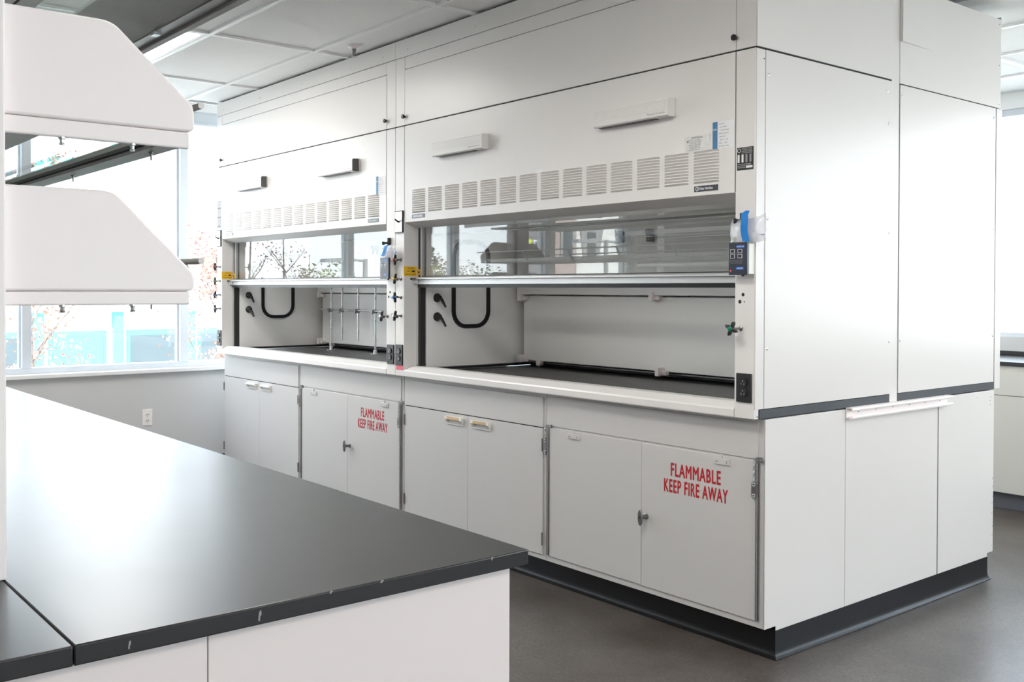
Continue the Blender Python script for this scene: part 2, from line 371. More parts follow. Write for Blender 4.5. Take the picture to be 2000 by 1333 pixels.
# ------------------------------------------------------------------ ceiling lights, sprinkler, wall outlet
for k, (x0, x1, y0, y1) in enumerate(lights):
    lab = {(-4.08, -1.5): 'glowing recessed ceiling light panel beside the window, partly behind the shelf end cap', (-4.08, -3.94): 'recessed ceiling light over the window end of the second bench', (-.48, -2.11): 'recessed ceiling light in the aisle before the near hood', (-.48, -3.94): 'recessed ceiling light over the middle of the second bench', (3.12, -1.5): 'recessed ceiling light behind the viewpoint, aisle side', (3.12, -3.94): 'recessed ceiling light behind the viewpoint, bench side', (1.92, 1.55): 'recessed ceiling light beside the island end', (4.32, 1.55): 'recessed ceiling light near the third window, beyond the island end', (-2.88, 2.77): 'recessed ceiling light behind the island, over the back aisle'}
    lab = [v for q, v in lab.items() if abs(x0 - q[0]) < .02 and abs(y0 - q[1]) < .02][0]
    t_ = thing('ceiling_light', ((x0 + x1) / 2, (y0 + y1) / 2, CEIL), lab, 'ceiling light', 'recessed ceiling lights')
    obj('frame', B(x0 + .013, x1 - .013, y0 + .013, y0 + .035, CEIL, CEIL + .06).box(x0 + .013, x1 - .013, y1 - .035, y1 - .013, CEIL, CEIL + .06)
        .box(x0 + .013, x0 + .035, y0 + .035, y1 - .035, CEIL, CEIL + .06).box(x1 - .035, x1 - .013, y0 + .035, y1 - .035, CEIL, CEIL + .06), 'grid_white', t_)
    obj('diffuser', B(x0 + .035, x1 - .035, y0 + .035, y1 - .035, CEIL + .012, CEIL + .03), 'lamp_lens', t_)
    obj('housing', B(x0 + .02, x1 - .02, y0 + .02, y1 - .02, CEIL + .06, CEIL + .12), 'grid_white', t_)

t_ = thing('sprinkler_head', (-2.635, -.165, 2.64), 'small metal sprinkler head hanging from the ceiling above the hoods', 'sprinkler')
cx, cyy = -2.635, -.165
obj('escutcheon', MB().lathe((cx, cyy, CEIL + .012), (0, 0, -1), [(0, .034), (.012, .034), (.018, .028), (.022, .012)]), 'shelf_white', t_)
obj('body', MB().lathe((cx, cyy, CEIL - .006), (0, 0, -1), [(0, .012), (.012, .012), (.016, .009)]), 'dark_steel', t_)
obj('frame_arm', MB().tube([(cx - .011, cyy, CEIL - .02), (cx - .013, cyy, CEIL - .035), (cx - .003, cyy, CEIL - .048)], .0032, 8), 'dark_steel', t_)
obj('frame_arm', MB().tube([(cx + .011, cyy, CEIL - .02), (cx + .013, cyy, CEIL - .035), (cx + .003, cyy, CEIL - .048)], .0032, 8), 'dark_steel', t_)
obj('bulb', MB().cyl((cx, cyy, CEIL - .02), (cx, cyy, CEIL - .045), .003, n=8), 'dark_steel', t_)
obj('deflector', MB().lathe((cx, cyy, CEIL - .048), (0, 0, -1), [(0, .006), (.003, .018), (.0045, .018)]), 'dark_steel', t_)

t_ = thing('wall_outlet', (XL, -.442, .36), 'white duplex power outlet on the grey wall below the window', 'outlet')
obj('plate', B(XL, XL + .006, -.478, -.406, .362, .480), 'shelf_white', t_, bevel=.002)
for zc in (.440, .396):
    rc = obj('receptacle', MB().prism([(-.442 + .017 * math.cos(a), zc + .014 * math.sin(a)) for a in [2 * math.pi * i / 16 for i in range(16)]], 'x', XL + .005, XL + .009), 'ivory', t_)
    obj('slot', B(XL + .0085, XL + .0095, -.450, -.447, zc, zc + .008).box(XL + .0085, XL + .0095, -.437, -.434, zc, zc + .008).box(XL + .0085, XL + .0095, -.444, -.440, zc - .009, zc - .005), 'black_ink', rc)
obj('screw', MB().cyl((XL + .006, -.442, .418), (XL + .008, -.442, .418), .0025, n=8), 'steel', t_)

# ------------------------------------------------------------------ fume hoods
W, YH = 2.373, -.060
def valve(parent, x, z, yo, reach, colr, tilt=0.0, rad=.028):
    """four-armed black service valve handle on a stem that leaves the post towards the viewer"""
    y1 = yo - reach
    mb = MB(); n = 48; pts = []
    for i in range(n):
        a = 2 * math.pi * i / n; r_ = .0095 + (rad - .0095) * (0.5 + 0.5 * math.cos(4 * (a - tilt))) ** 1.6
        pts.append((x + r_ * math.cos(a), z + r_ * math.sin(a)))
    # star shaped handle as triangulated fan on both faces, thicker hub
    f0 = [(px, y1 - .005, pz) for px, pz in pts]; f1 = [(px, y1 + .006, pz) for px, pz in pts]
    vs = f0 + f1 + [(x, y1 - .010, z), (x, y1 + .011, z)]
    fs = []
    for i in range(n):
        j = (i + 1) % n
        fs += [(i, j, 2 * n), (n + j, n + i, 2 * n + 1), (j, i, n + i, n + j)]
    mb.add(vs, fs)
    h = obj('valve_handle', mb, 'black_plastic', parent)
    obj('index_button', MB().lathe((x, y1 - .007, z), (0, -1, 0), [(0, .0085), (.004, .0085), (.0065, .005)]), colr, h)
    obj('stem', MB().lathe((x, yo, z), (0, -1, 0), [(0, .0095), (.003, .0095), (.006, .0045), (reach - .004, .0045), (reach - .002, .008)], 12), 'dark_steel', h)
    return h

def outlet(parent, x0, x1, z0, z1, y, plate, face):
    p = obj('power_outlet', B(x0, x1, y - .007, y, z0, z1), plate, parent, bevel=.0018, label='black duplex power outlet')
    xc = (x0 + x1) / 2
    for zc in (z0 + (z1 - z0) * .68, z0 + (z1 - z0) * .34):
        obj('receptacle', MB().prism([(xc + .016 * math.cos(a), zc + .0155 * math.sin(a)) for a in [2 * math.pi * i / 18 for i in range(18)]], 'y', y - .011, y - .006), face, p)
        obj('slot', B(xc - .008, xc - .0055, y - .0118, y - .0108, zc - .009, zc - .001).box(xc + .0045, xc + .0075, y - .0118, y - .0108, zc - .009, zc - .001).box(xc - .003, xc + .002, y - .0118, y - .0108, zc + .004, zc + .009), 'steel', p)
    return p

louver_mesh = None
def build_hood(ox, label, knobs_left, knobs_right, extras):
    global louver_mesh
    h = thing('fume_hood', (ox + W / 2, .4, .893), label, 'fume hood')
    X = lambda v: ox + v
    IN0, IN1 = .086, W - .089            # inner faces of the posts
    # posts
    for a, c, nm in ((0.001, IN0, 'left'), (IN1, W - .001, 'right')):
        obj('front_post', MB().prism([(YH, .893), (-.032, .893), (-.032, .9275), (.022, .9275), (.022, 2.232), (YH, 2.232)], 'x', X(a), X(c)), 'hood_paint', h, bevel=.0025)
    # louvred front panel
    fp = obj('front_panel', B(X(IN0 + .004), X(IN1 - .004), YH, -.035, 1.717, 2.232), 'hood_paint', h, bevel=.002)
    src = None
    lw_, lh = .122, .0078
    if louver_mesh is None:
        mb = MB(); prof = []
        for i in range(9):
            s_ = i / 8; xx = -lw_ / 2 + lw_ * s_
            dep = .0108 * min(1, math.sin(math.pi * min(max(s_ * 8, 0), 1) / 2) if s_ < .125 else (math.sin(math.pi * min((1 - s_) * 8, 1) / 2) if s_ > .875 else 1))
            prof.append((xx, max(dep, .0004)))
        vs = []; fs = []
        for xx, dep in prof: vs += [(xx, 0, -lh / 2), (xx, -dep * .55, 0), (xx, -dep, lh / 2 - .0008), (xx, -dep * .7, lh / 2), (xx, 0, lh / 2)]
        for i in range(len(prof) - 1):
            for j in range(4): fs.append((i * 5 + j, (i + 1) * 5 + j, (i + 1) * 5 + j + 1, i * 5 + j + 1))
        mb.add(vs, fs)
        louver_mesh = mesh_of('louver', mb, (0, 0, 0)); louver_mesh.materials.append(M['hood_paint'])
        louver_mesh.polygons.foreach_set('use_smooth', [True] * len(louver_mesh.polygons)); louver_mesh.set_sharp_from_angle(angle=R(30))
    for c in range(14):
        for r_ in range(11):
            o = bpy.data.objects.new('louver', louver_mesh); col.objects.link(o); o.parent = fp
            o.location = Vector((X(.162 + lw_ / 2 + .1480 * c), YH - .0003, 1.7670 + .01145 * r_)) - ORG[fp.name]
    for a, c in ((IN0 - .0005, IN0 + .0045), (IN1 - .0045, IN1 + .0005)): obj('panel_seam', B(X(a), X(c), YH + .004, -.03, 1.72, 2.23), 'dark_void', h)
    # lintel under the panel, slopes back to the sash
    obj('lintel', MB().prism([(-.056, 1.7168), (.024, 1.690), (.024, 1.78), (-.034, 1.78)], 'x', X(IN0 + .002), X(IN1 - .002)), 'hood_paint', h)
    # airfoil sill
    obj('airfoil_sill', MB().prism([(-.0605, .893), (-.0625, .897), (-.0625, .921), (-.058, .9275), (-.022, .9475), (-.014, .949), (.06, .9445), (.06, .9385), (-.012, .940), (-.045, .922), (-.048, .893)], 'x', X(IN0 + .001), X(IN1 - .001)), 'hood_paint', h, angle=12)
    # epoxy work surface with raised rim
    obj('work_surface', MB().prism([(-.031, .8935), (.842, .8935), (.842, .9262), (.80, .9262), (.79, .920), (.10, .920), (.085, .9262), (-.031, .9262)], 'x', X(.003), X(W - .0005)), 'epoxy', h, bevel=.0008)
    obj('side_rim', B(X(.125), X(.165), .085, .80, .9262, .9385), 'epoxy', h); obj('side_rim', B(X(W - .165), X(W - .125), .085, .80, .9262, .9385), 'epoxy', h)
    # interior liner
    obj('liner_wall', B(X(.118), X(.1255), .058, .80, .9385, 2.15), 'liner', h); obj('liner_wall', B(X(W - .1255), X(W - .118), .058, .80, .9385, 2.15), 'liner', h)
    obj('liner_back', B(X(.118), X(W - .118), .80, .808, .9265, 2.15), 'liner', h)
    obj('liner_top', MB().prism([(.03, 2.02), (.80, 2.15), (.80, 2.16), (.03, 2.03)], 'x', X(.118), X(W - .118)), 'liner', h)
    obj('fill_strip', B(X(.55), X(W - .55), .10, .16, 2.005, 2.018), 'hood_fill_glow', h)  # added glowing strip, brightens the hood interior
    lb = obj('lower_baffle', B(X(.178), X(W - .178), .700, .708, .957, 1.325), 'liner', h, bevel=.0015)
    ub = obj('upper_baffle', B(X(.150), X(W - .150), .672, .680, 1.333, 1.95), 'liner', h, bevel=.0015)
    obj('rear_trough', B(X(.16), X(W - .16), .76, .79, .9265, .945), 'black_satin', h)
    obj('rear_rail', MB().cyl((X(.18), .735, .944), (X(W - .18), .735, .944), .006, n=10), 'dark_steel', h)
    for bx, bz in ((.18, .965), (.18, 1.318), (1.245, .957), (1.20, 1.326), (W - .19, .957), (W - .19, 1.326)):
        obj('baffle_bracket', B(X(bx - .012), X(bx + .014), .655, .700, bz - .022, bz + .022).box(X(bx + .014), X(bx + .045), .672, .698, bz - .017, bz + .004), 'shelf_white', h, bevel=.003)
    obj('baffle_bracket', MB().lathe((X(.31), .69, .944), (0, 1, 0), [(0, .013), (.004, .019), (.03, .019)], 14), 'shelf_white', h)
    for bx in (1.00, 1.20): obj('shelf_clip', B(X(bx - .016), X(bx + .016), .64, .672, 1.60, 1.635).box(X(bx - .012), X(bx + .012), .63, .672, 1.635, 1.66), 'black_satin', h, bevel=.003)
    # gaskets of the side access openings: rounded rectangle of black rubber
    for sx, xw in ((1, .1255), (-1, W - .1255)):
        pth = []; y0, y1, z0, z1, rr = .236, .478, 1.155, 1.625, .085
        for cxx, czz, a0 in ((y1 - rr, z1 - rr, 0), (y0 + rr, z1 - rr, 90), (y0 + rr, z0 + rr, 180), (y1 - rr, z0 + rr, 270)):
            for q in range(7):
                a = R(a0 + q * 15); pth.append((cxx + rr * math.cos(a), czz + rr * math.sin(a)))
        n = len(pth); vs = []; fs = []
        cy0, cz0 = (y0 + y1) / 2, (z0 + z1) / 2
        for i, (py, pz) in enumerate(pth):
            q0 = Vector(pth[i - 1]); q1 = Vector(pth[(i + 1) % n]); tn = (q1 - q0).normalized(); nn = Vector((tn.y, -tn.x))
            for off, xx in ((-.012, 0), (-.010, .010), (.010, .010), (.012, 0)): vs.append((X(xw + sx * xx), py + nn.x * off, pz + nn.y * off))
        for i in range(n):
            j = (i + 1) % n
            for k in range(3): fs.append((i * 4 + k, j * 4 + k, j * 4 + k + 1, i * 4 + k + 1))
        obj('access_gasket', MB().add(vs, fs), 'black_rubber', h)
        for zz in (1.314, 1.211):
            g = obj('hose_barb', MB().lathe((X(xw), .126, zz), (sx, 0, 0), [(0, .024), (.006, .025), (.014, .018), (.03, .014), (.034, .010)], 18), 'black_plastic', h)
            obj('nozzle', MB().tube([(X(xw + sx * .022), .126, zz), (X(xw + sx * .045), .128, zz - .012), (X(xw + sx * .075), .132, zz - .050)], [.010, .009, .0055], 12), 'black_plastic', g)
    # sash tracks
    for a, c in ((IN0 + .0015, .118), (W - .118, IN1 - .0015)):
        obj('sash_track', B(X(a), X(c), .0235, .057, .945, 1.76), 'black_satin', h, bevel=.001)
    obj('track_lip', B(X(IN0 + .0015), X(IN0 + .011), .0222, .036, .949, 1.689), 'hood_paint', h); 
    # sash
    s0, s1 = .100, W - .103
    sa = obj('sash', B(X(s0), X(s1), .004, .0225, 1.3865, 1.4125).box(X(s0 + .018), X(s1 - .018), .0235, .040, 1.3865, 1.4125), 'sash_metal', h, bevel=.0015)
    obj('handle_ledge', MB().prism([(-.012, 1.4135), (.020, 1.4135), (.020, 1.427), (-.004, 1.4255), (-.012, 1.4205)], 'x', X(s0 + .004), X(s1 - .004)), 'sash_metal', sa, bevel=.001)
    obj('bottom_seal', B(X(s0 + .012), X(s1 - .012), .010, .038, 1.3695, 1.3863), 'black_rubber', sa)
    obj('end_bracket', B(X(s0 - .012), X(s0 + .028), -.006, .0035, 1.390, 1.4128), 'sash_metal', sa, bevel=.001)
    for a, c in ((.1185, .1325), (W - .1325, W - .1185)):
        obj('stile', B(X(a), X(c), .0225, .040, 1.4275, 1.90), 'sash_metal', sa)
    obj('glass_pane', B(X(.1325), X(W - .1325), .0285, .0325, 1.4275, 1.90), 'sash_glass', sa, flat=True)
    obj('glass_seat', B(X(.1325), X(W - .1325), .0225, .040, 1.4275, 1.4315), 'black_satin', sa)
    obj('sash_latch', MB().lathe((X(.125), -.014, 1.4165), (-1, -.06, 0), [(0, .0035), (.028, .0035), (.032, .005), (.060, .0085), (.072, .0095), (.078, .006)], 12), 'black_plastic', sa)
    obj('lattice_rod', MB().cyl((X(.14), .10, 1.655), (X(W - .14), .10, 1.655), .0055, n=10), 'dark_steel', h)
    # stickers
    y = YH
    st = obj('arrow_sticker', B(X(IN0 - .003), X(IN0 + .0012), y - .0012, .018, 1.431, 1.483), 'yellow', h, label='yellow sticker asking to match the arrows')
    yx = X(IN0 + .0014)
    for tx, t0, tw, tz, th in (('MATCH ARROWS', -.038, .040, 1.4695, .0075), ('TO ASSURE', -.046, .026, 1.4535, .0075), ('ADEQUATE VENTILATION', -.052, .066, 1.4365, .0085)):
        obj('lettering', text_mb(tx, t0, tz, tw, th, yx, '+x', bold=.012), 'black_ink', st)
    obj('arrow', MB().prism([(-.012, 1.4525), (.001, 1.4525), (.001, 1.4495), (.010, 1.4568), (.001, 1.4645), (.001, 1.4615), (-.012, 1.4615)], 'x', yx - .0005, yx + .0004), 'black_ink', st)
    st = obj('sash_sticker', B(X(.0915), X(.1175), .0205, .0222, 1.436, 1.469), 'yellow', h)
    obj('arrow', MB().prism([(X(.113), 1.449), (X(.105), 1.449), (X(.105), 1.445), (X(.097), 1.4525), (X(.105), 1.460), (X(.105), 1.456), (X(.113), 1.456)], 'y', .0198, .0206), 'black_ink', st)
    pl = obj('nameplate', B(X(.162), X(.281), y - .0015, y, 1.7345, 1.7555), 'navy', h)
    obj('lettering', text_mb('SAFEAIRE', X(.172), 1.7385, .088, .013, y - .0017, bold=.03), 'white_ink', pl)
    pl = obj('nameplate', B(X(2.090), X(2.204), y - .0015, y, 1.7325, 1.7545), 'navy', h)
    obj('lettering', text_mb('Fisher Hamilton', X(2.116), 1.739, .064, .010, y - .0017, bold=.02), 'white_ink', pl)
    obj('roundel', MB().tube([(X(2.1045) + .0068 * math.cos(a), y - .0018, 1.7435 + .0082 * math.sin(a)) for a in [2 * math.pi * i / 20 for i in range(20)]], .0009, 6, closed=True).box(X(2.1035), X(2.1055), y - .002, y - .0015, 1.738, 1.749), 'white_ink', pl)
    # certification card
    cd = obj('certificate_card', B(X(2.178), X(2.277), y - .0014, y, 1.884, 1.986), 'white_paper', h, label='white test card with blue margin')
    obj('margin', B(X(2.178), X(2.201), y - .0018, y - .0012, 1.884, 1.986), 'blue_ink', cd)
    obj('lettering', text_mb('ENVIRO', X(2.1805), 1.954, .018, .007, y - .0020, bold=.01), 'white_ink', cd)
    for k, tx in enumerate(('FUME HOOD TEST', 'COLUMBIA', 'UNIT 4025', '08/2022', '08/2023', 'BY  E', 'VEL  100', 'N/A')):
        obj('lettering', text_mb(tx, X(2.207 + .004 * (k % 3)), 1.974 - .0118 * k, .028 + .006 * ((k * 5) % 4), .0048, y - .0020, bold=.005), 'grey_ink', cd)
    # posts: labels, outlets
    outlet(h, X(.0105), X(.0775), .951, 1.062, y, 'black_plastic', 'black_plastic')
    outlet(h, X(W - .0765), X(W - .0095), .953, 1.058, y, 'black_plastic', 'black_plastic')
    sw = obj('light_switch', B(X(.009), X(.0745), y - .007, y, 1.668, 1.778), 'aluminium', h, bevel=.002, label='steel light switch plate with black edge')
    obj('switch_border', B(X(.0745), X(.080), y - .009, y, 1.664, 1.782).box(X(.006), X(.0745), y - .009, y, 1.778, 1.782).box(X(.006), X(.0745), y - .009, y, 1.664, 1.668), 'black_plastic', sw)
    obj('toggle', MB().tube([(X(.042), y - .006, 1.722), (X(.042), y - .020, 1.728), (X(.042), y - .030, 1.736)], [.006, .005, .0045], 10), 'black_plastic', sw)
    obj('lettering', text_mb('LIGHTS', X(.026), 1.748, .032, .009, y - .0075, bold=.02), 'black_ink', sw)
    for (kx, kz, kc) in knobs_left: valve(h, X(kx), kz, y, .040, kc, tilt=R(90) + random.uniform(-.35, .35))
    for (kx, kz, kc, rch, til) in knobs_right: valve(h, X(kx), kz, y, rch, kc, tilt=til)
    for kx, kz, kr in ((W - .052, 1.344, .0065), (W - .066, 1.318, .007), (W - .046, 1.318, .0025)):
        obj('service_hole', MB().cyl((X(kx), y - .0006, kz), (X(kx), y + .004, kz), kr, n=16), 'dark_void', h)
    return h

knobL = [(.056, 1.518, 'red_ink'), (.056, 1.416, 'yellow'), (.056, 1.317, 'bright_blue'), (.056, 1.218, 'aluminium')]
OX1, OX2 = -2.3745, -4.748
hood1 = build_hood(OX1, 'white fume hood at the island corner, with a green-centred valve on its post', knobL, [(W - .061, 1.221, 'green', .055, R(65))], 'strip')
hood2 = build_hood(OX2, 'white fume hood nearer the window, with a lattice of metal rods inside', knobL, [(W - .078, 1.212, 'aluminium', .040, R(80))], '')

# things stuck only on the near hood
y = YH
cf = obj('certification_label', B(-.332, -.210, y - .0012, y, 1.886, 1.947), 'foil', hood1, label='silver foil certification label')
obj('lettering', text_mb('CERTIFICATION', -.300, 1.9365, .056, .006, y - .0016, bold=.01), 'black_ink', cf)
obj('lettering', text_mb('V', -.322, 1.922, .009, .009, y - .0016, bold=.03), 'black_ink', cf)
for k in range(7): obj('lettering', text_mb('MODEL TESTED VELOCITY'[: 12 + (k * 3) % 9], -.312 + .002 * (k % 3), 1.929 - .0062 * k, .052 + .006 * (k % 2), .0034, y - .0016), 'black_ink', cf)
sp = obj('data_plate', B(-.0835, -.0105, y - .0012, y, 1.796, 1.879), 'black_ink', hood1, label='black electrical data plate')
obj('roundel', MB().tube([(-.074 + .0065 * math.cos(a), y - .0014, 1.868 + .0072 * math.sin(a)) for a in [2 * math.pi * i / 16 for i in range(16)]], .0009, 6, closed=True), 'white_ink', sp)
for k in range(4): obj('lettering', text_mb('CAUTION RISK OF SHOCK', -.062, 1.873 - .0055 * k, .046, .0032, y - .0014), 'white_ink', sp)
for k in range(4): obj('rating_box', B(-.080 + .0175 * k, -.080 + .0175 * k + .0085, y - .0016, y - .0011, 1.824, 1.853), 'white_ink' if k < 2 else 'grey_ink', sp)
for k in range(3): obj('lettering', text_mb('INDOOR USE ONLY SEE MANUAL', -.080, 1.816 - .006 * k, .060 - .022 * (k > 1), .0033, y - .0014), 'white_ink', sp)
obj('serial_box', B(-.042, -.014, y - .0016, y - .0011, 1.803, 1.811), 'white_ink', sp)
obj('serial_tag', B(-.084, -.060, y - .001, y, 2.220, 2.2305), 'white_paper', hood1)
obj('number_tag', B(-1.212, -1.163, y - .0012, y, 1.8875, 1.9015), 'white_paper', hood1)
obj('warning_label', B(OX1 + .009, OX1 + .0795, y - .001, y, .9255, .9495), 'pink_ink', hood1, label='pink warning label below the outlet')
obj('instruction_label', B(OX2 + .003, OX2 + .0735, y - .001, y, 1.80, 1.992), 'grey_ink', hood2, label='tall printed instruction label')
for k in range(14): obj('lettering', text_mb('USE AND CARE OF FUME HOOD', OX2 + .010, 1.805 + .013 * k, .058, .006, y - .0014, bold=.01), 'white_ink' if k % 5 else 'black_ink', hood2)
obj('warning_label', B(OX2 + .009, OX2 + .075, y - .001, y, .925, .9495), 'white_paper', hood2)

# side panel of the near hood (end of the island) and its screws
sd = obj('side_panel', B(-.0015, .0035, -.0085, .843, .929, 2.229), 'panel_white', hood1, bevel=.0012)
obj('side_return', B(-.04, .0015, -.0585, -.0100, .929, 2.229), 'panel_white', hood1)
for yy, zz in ((.808, 2.184), (.822, 2.051), (.835, 1.147), (.006, 1.147), (.006, 2.14), (.83, 1.6), (.006, 1.62)):
    obj('screw', MB().lathe((.0035, yy, zz), (1, 0, 0), [(0, .0055), (.0015, .005), (.0028, .002)], 12), 'steel', sd)
obj('screw', MB().lathe((.0014, -.017, 2.196), (1, 0, 0), [(0, .003), (.001, .0025)], 8), 'black_ink', hood1)
obj('screw', MB().lathe((.0014, -.046, .903), (1, 0, 0), [(0, .003), (.001, .0025)], 8), 'black_ink', hood1)

obj('edge_strip', B(-.0018, .0004, -.031, .842, .8935, .9265), 'epoxy_side', hood1)
obj('side_panel', B(OX2 + .0002, OX2 + .0009, -.02, .843, .929, 2.229), 'panel_white', hood2)

# ------------------------------------------------------------------ rear hood, back to back
rh = thing('fume_hood', (-1.2, 1.4, .893), 'rear fume hood behind the seam, only its tall white side panel in view', 'fume hood')
rs = obj('side_panel', B(-.0015, .0035, .909, 1.762, .929, 2.224), 'panel_white', rh, bevel=.0012)
for yy, zz in ((.922, 2.178), (1.744, 2.177), (1.748, 1.148), (.922, 1.15), (1.748, 1.65)):
    obj('screw', MB().lathe((.0035, yy, zz), (1, 0, 0), [(0, .0055), (.0015, .005), (.0028, .002)], 12), 'steel', rs)
obj('front_post', B(-.088, .0015, 1.775, 1.832, .893, 2.226), 'panel_white', rh, bevel=.0025)
obj('front_post', B(-2.373, -2.288, 1.775, 1.832, .893, 2.226), 'hood_paint', rh, bevel=.0025)
obj('work_surface', B(-2.372, -.0005, .910, 1.79, .8935, .9275), 'epoxy_side', rh, bevel=.001)
obj('front_panel', B(-2.286, -.09, 1.800, 1.832, 1.717, 2.226), 'hood_paint', rh)
obj('body', B(-2.37, -.004, .915, 1.77, .930, 2.20), 'hood_paint', rh)
obj('airfoil_sill', MB().prism([(1.834, .893), (1.834, .924), (1.78, .948), (1.76, .93), (1.76, .893)], 'x', -2.286, -.09), 'hood_paint', rh)
obj('monitor_box', B(-.085, -.02, 1.832, 1.852, 1.445, 1.565), 'ivory', rh, bevel=.002)
obj('monitor_box', B(-.085, -.02, 1.832, 1.852, 1.20, 1.43), 'window_metal', rh, bevel=.002)
obj('side_seam', B(-.05, -.002, .9052, .9088, .93, 2.64), 'dark_void', rh)
cs = obj('corner_strip', B(-.10, .0005, .845, .905, .8945, 2.695), 'panel_white', label='narrow white vertical strip between the two end side panels', cat='trim strip')

# ------------------------------------------------------------------ enclosure between hoods and ceiling
en = thing('ceiling_enclosure', (-2.37, .9, 2.235), 'white panelled enclosure closing the space between fume hoods and ceiling', 'enclosure')
for ox in (OX2, OX1):
    a0, a1 = ox + .0875, ox + W - .0905
    ap = obj('access_panel', B(a0 + .001, a1 - .001, YH + .001, -.048, 2.238, 2.532), 'hood_paint', en, bevel=.0015)
    obj('header_panel', B(a0 + .001, a1 - .001, YH + .003, -.048, 2.535, 2.600), 'hood_paint', en, bevel=.001)
    obj('corner_panel', B(ox + .001, a0 - .001, YH + .002, -.048, 2.238, 2.600), 'hood_paint', en, bevel=.0015)
    obj('corner_panel', B(a1 + .001, ox + W - .001, YH + .002, -.048, 2.238, 2.600), 'hood_paint', en, bevel=.0015)
    tr = obj('top_trim', B(ox + .001, ox + W - .001, YH - .001, -.048, 2.602, 2.6945), 'hood_paint', en, bevel=.001)
    for q in range(4): obj('screw', MB().lathe((ox + .12 + .592 * q + .22 * (q == 3) * 0, YH - .001, 2.636), (0, -1, 0), [(0, .0045), (.0012, .004), (.002, .002)], 10), 'steel', tr)
    obj('screw', MB().lathe((ox + W - .128, YH - .001, 2.636), (0, -1, 0), [(0, .0045), (.0012, .004), (.002, .002)], 10), 'steel', tr)
    for kx in (a0 + .004, a1 + .0005):
        obj('panel_knob', MB().lathe((kx, YH, 2.281), (0, -1, 0), [(0, .0055), (.008, .0055), (.010, .011), (.017, .0115), (.019, .009)], 16), 'black_plastic', ap)
obj('backing_panel', B(OX2 + .004, -.006, -.047, -.040, 2.2355, 2.70), 'dark_void', en)
obj('side_seam', B(-.006, -.0018, -.05, 1.80, 2.2255, 2.2375), 'dark_void', en)
obj('side_panel', B(-.0015, .0025, -.0585, .843, 2.2365, 2.6945), 'panel_white', en, bevel=.0012)
obj('side_panel', B(-.0015, .0025, .9065, 1.812, 2.2285, 2.649), 'panel_white', en, bevel=.0012)
obj('overlay_panel', MB().prism([(.0027, .9068), (.0150, .9068), (.0150, .94), (.0029, 1.20), (.0027, 1.20)], 'z', 2.404, 2.652), 'panel_white', en)
obj('rear_panel', B(-4.7, -.002, 1.806, 1.812, 2.2285, 2.649), 'hood_paint', en)
obj('left_panel', B(OX2 + .0005, OX2 + .004, -.047, 1.80, 2.2285, 2.6945), 'hood_paint', en)
obj('top_deck', B(OX2 + .005, -.004, -.039, 1.80, 2.2285, 2.236), 'hood_paint', en)
obj('edge_angle', B(-.03, .002, 1.8125, 1.8155, 2.58, 2.662), 'aluminium', en)
for zz in (2.625, 2.43, 2.245): obj('screw', MB().lathe((.0025, 1.795, zz), (1, 0, 0), [(0, .0032), (.001, .003)], 8), 'dark_steel', en)

# ------------------------------------------------------------------ base cabinets under the hoods
def handle(parent, x0, x1, z0, z1, y, bar):
    h = obj('pull_handle', B(x0, x1, y - .006, y, z0, z1), 'ivory', parent, bevel=.0015)
    obj('recess', B(x0 + .012, x1 - .012, y - .0066, y - .0055, z0 + .006, z1 - .012), 'cabinet_paint', h)
    for a, c in ((x0, x0 + .017), (x1 - .017, x1)): obj('end_cap', MB().prism([(y - .006, z0 + .008), (y - .006, z1), (y - .018, z1 + .001), (y - .020, z1 - .012)], 'x', a, c), 'ivory', h)
    obj('grip', MB().prism([(y - .007, z1 - .001), (y - .0195, z1), (y - .0205, z1 - .013), (y - .016, z1 - .014)], 'x', x0 + .017, x1 - .017), bar, h)
def butt_hinge(parent, x, z0, z1): obj('hinge', MB().cyl((x, -.010, z0), (x, -.010, z1), .0042, n=10).box(x - .008, x + .0015, -.0085, -.0065, z0, z1), 'dark_steel', parent)
def piano_hinge(parent, x, z0, z1):
    mb = MB(); n = 22; d = (z1 - z0) / n
    for i in range(n): mb.cyl((x, -.0095, z0 + i * d + .0008), (x, -.0095, z0 + (i + 1) * d - .0008), .0042, n=8)
    obj('piano_hinge', mb.box(x - .003, x + .009, -.0085, -.0062, z0, z1), 'dark_steel', parent)
def chain(parent, x, ztop, ztag0, ztag1, side):
    mb = MB(); n = 6; zz = ztop
    L = (ztop - ztag1) / n
    for i in range(n):
        zc = ztop - (i + .5) * L; a0 = R(90 * (i % 2) + 25)
        mb.tube([(x + .0045 * math.cos(q) * math.cos(a0), -.014 + .0045 * math.cos(q) * math.sin(a0), zc + (L * .66) * math.sin(q)) for q in [2 * math.pi * j / 10 for j in range(10)]], .0013, 5, closed=True)
    c = obj('chain', mb, 'steel', parent)
    hw = .0115; r_ = hw; pts = []
    for q in range(9): a = R(180 * q / 8); pts.append((x + hw * math.cos(a), ztag1 - r_ + r_ * math.sin(a)))
    for q in range(9): a = R(180 + 180 * q / 8); pts.append((x + hw * math.cos(a), ztag0 + r_ + r_ * math.sin(a)))
    obj('hook_plate', MB().prism(pts, 'y', -.016, -.012), 'dark_steel', c)
    for zc in (ztag1 - .011, ztag0 + .011): obj('eyelet', MB().tube([(x + .006 * math.cos(q), -.0165, zc + .006 * math.sin(q)) for q in [2 * math.pi * j / 12 for j in range(12)]], .0016, 6, closed=True), 'steel', c)
    obj('bracket', B(x + .004, x + .036, -.012, -.0062, ztop - .006, ztop + .010), 'dark_steel', c, bevel=.001)
    for dx in (.016, .028): obj('screw', MB().cyl((x + dx, -.012, ztop + .002), (x + dx, -.0135, ztop + .002), .0032, n=8), 'steel', c)
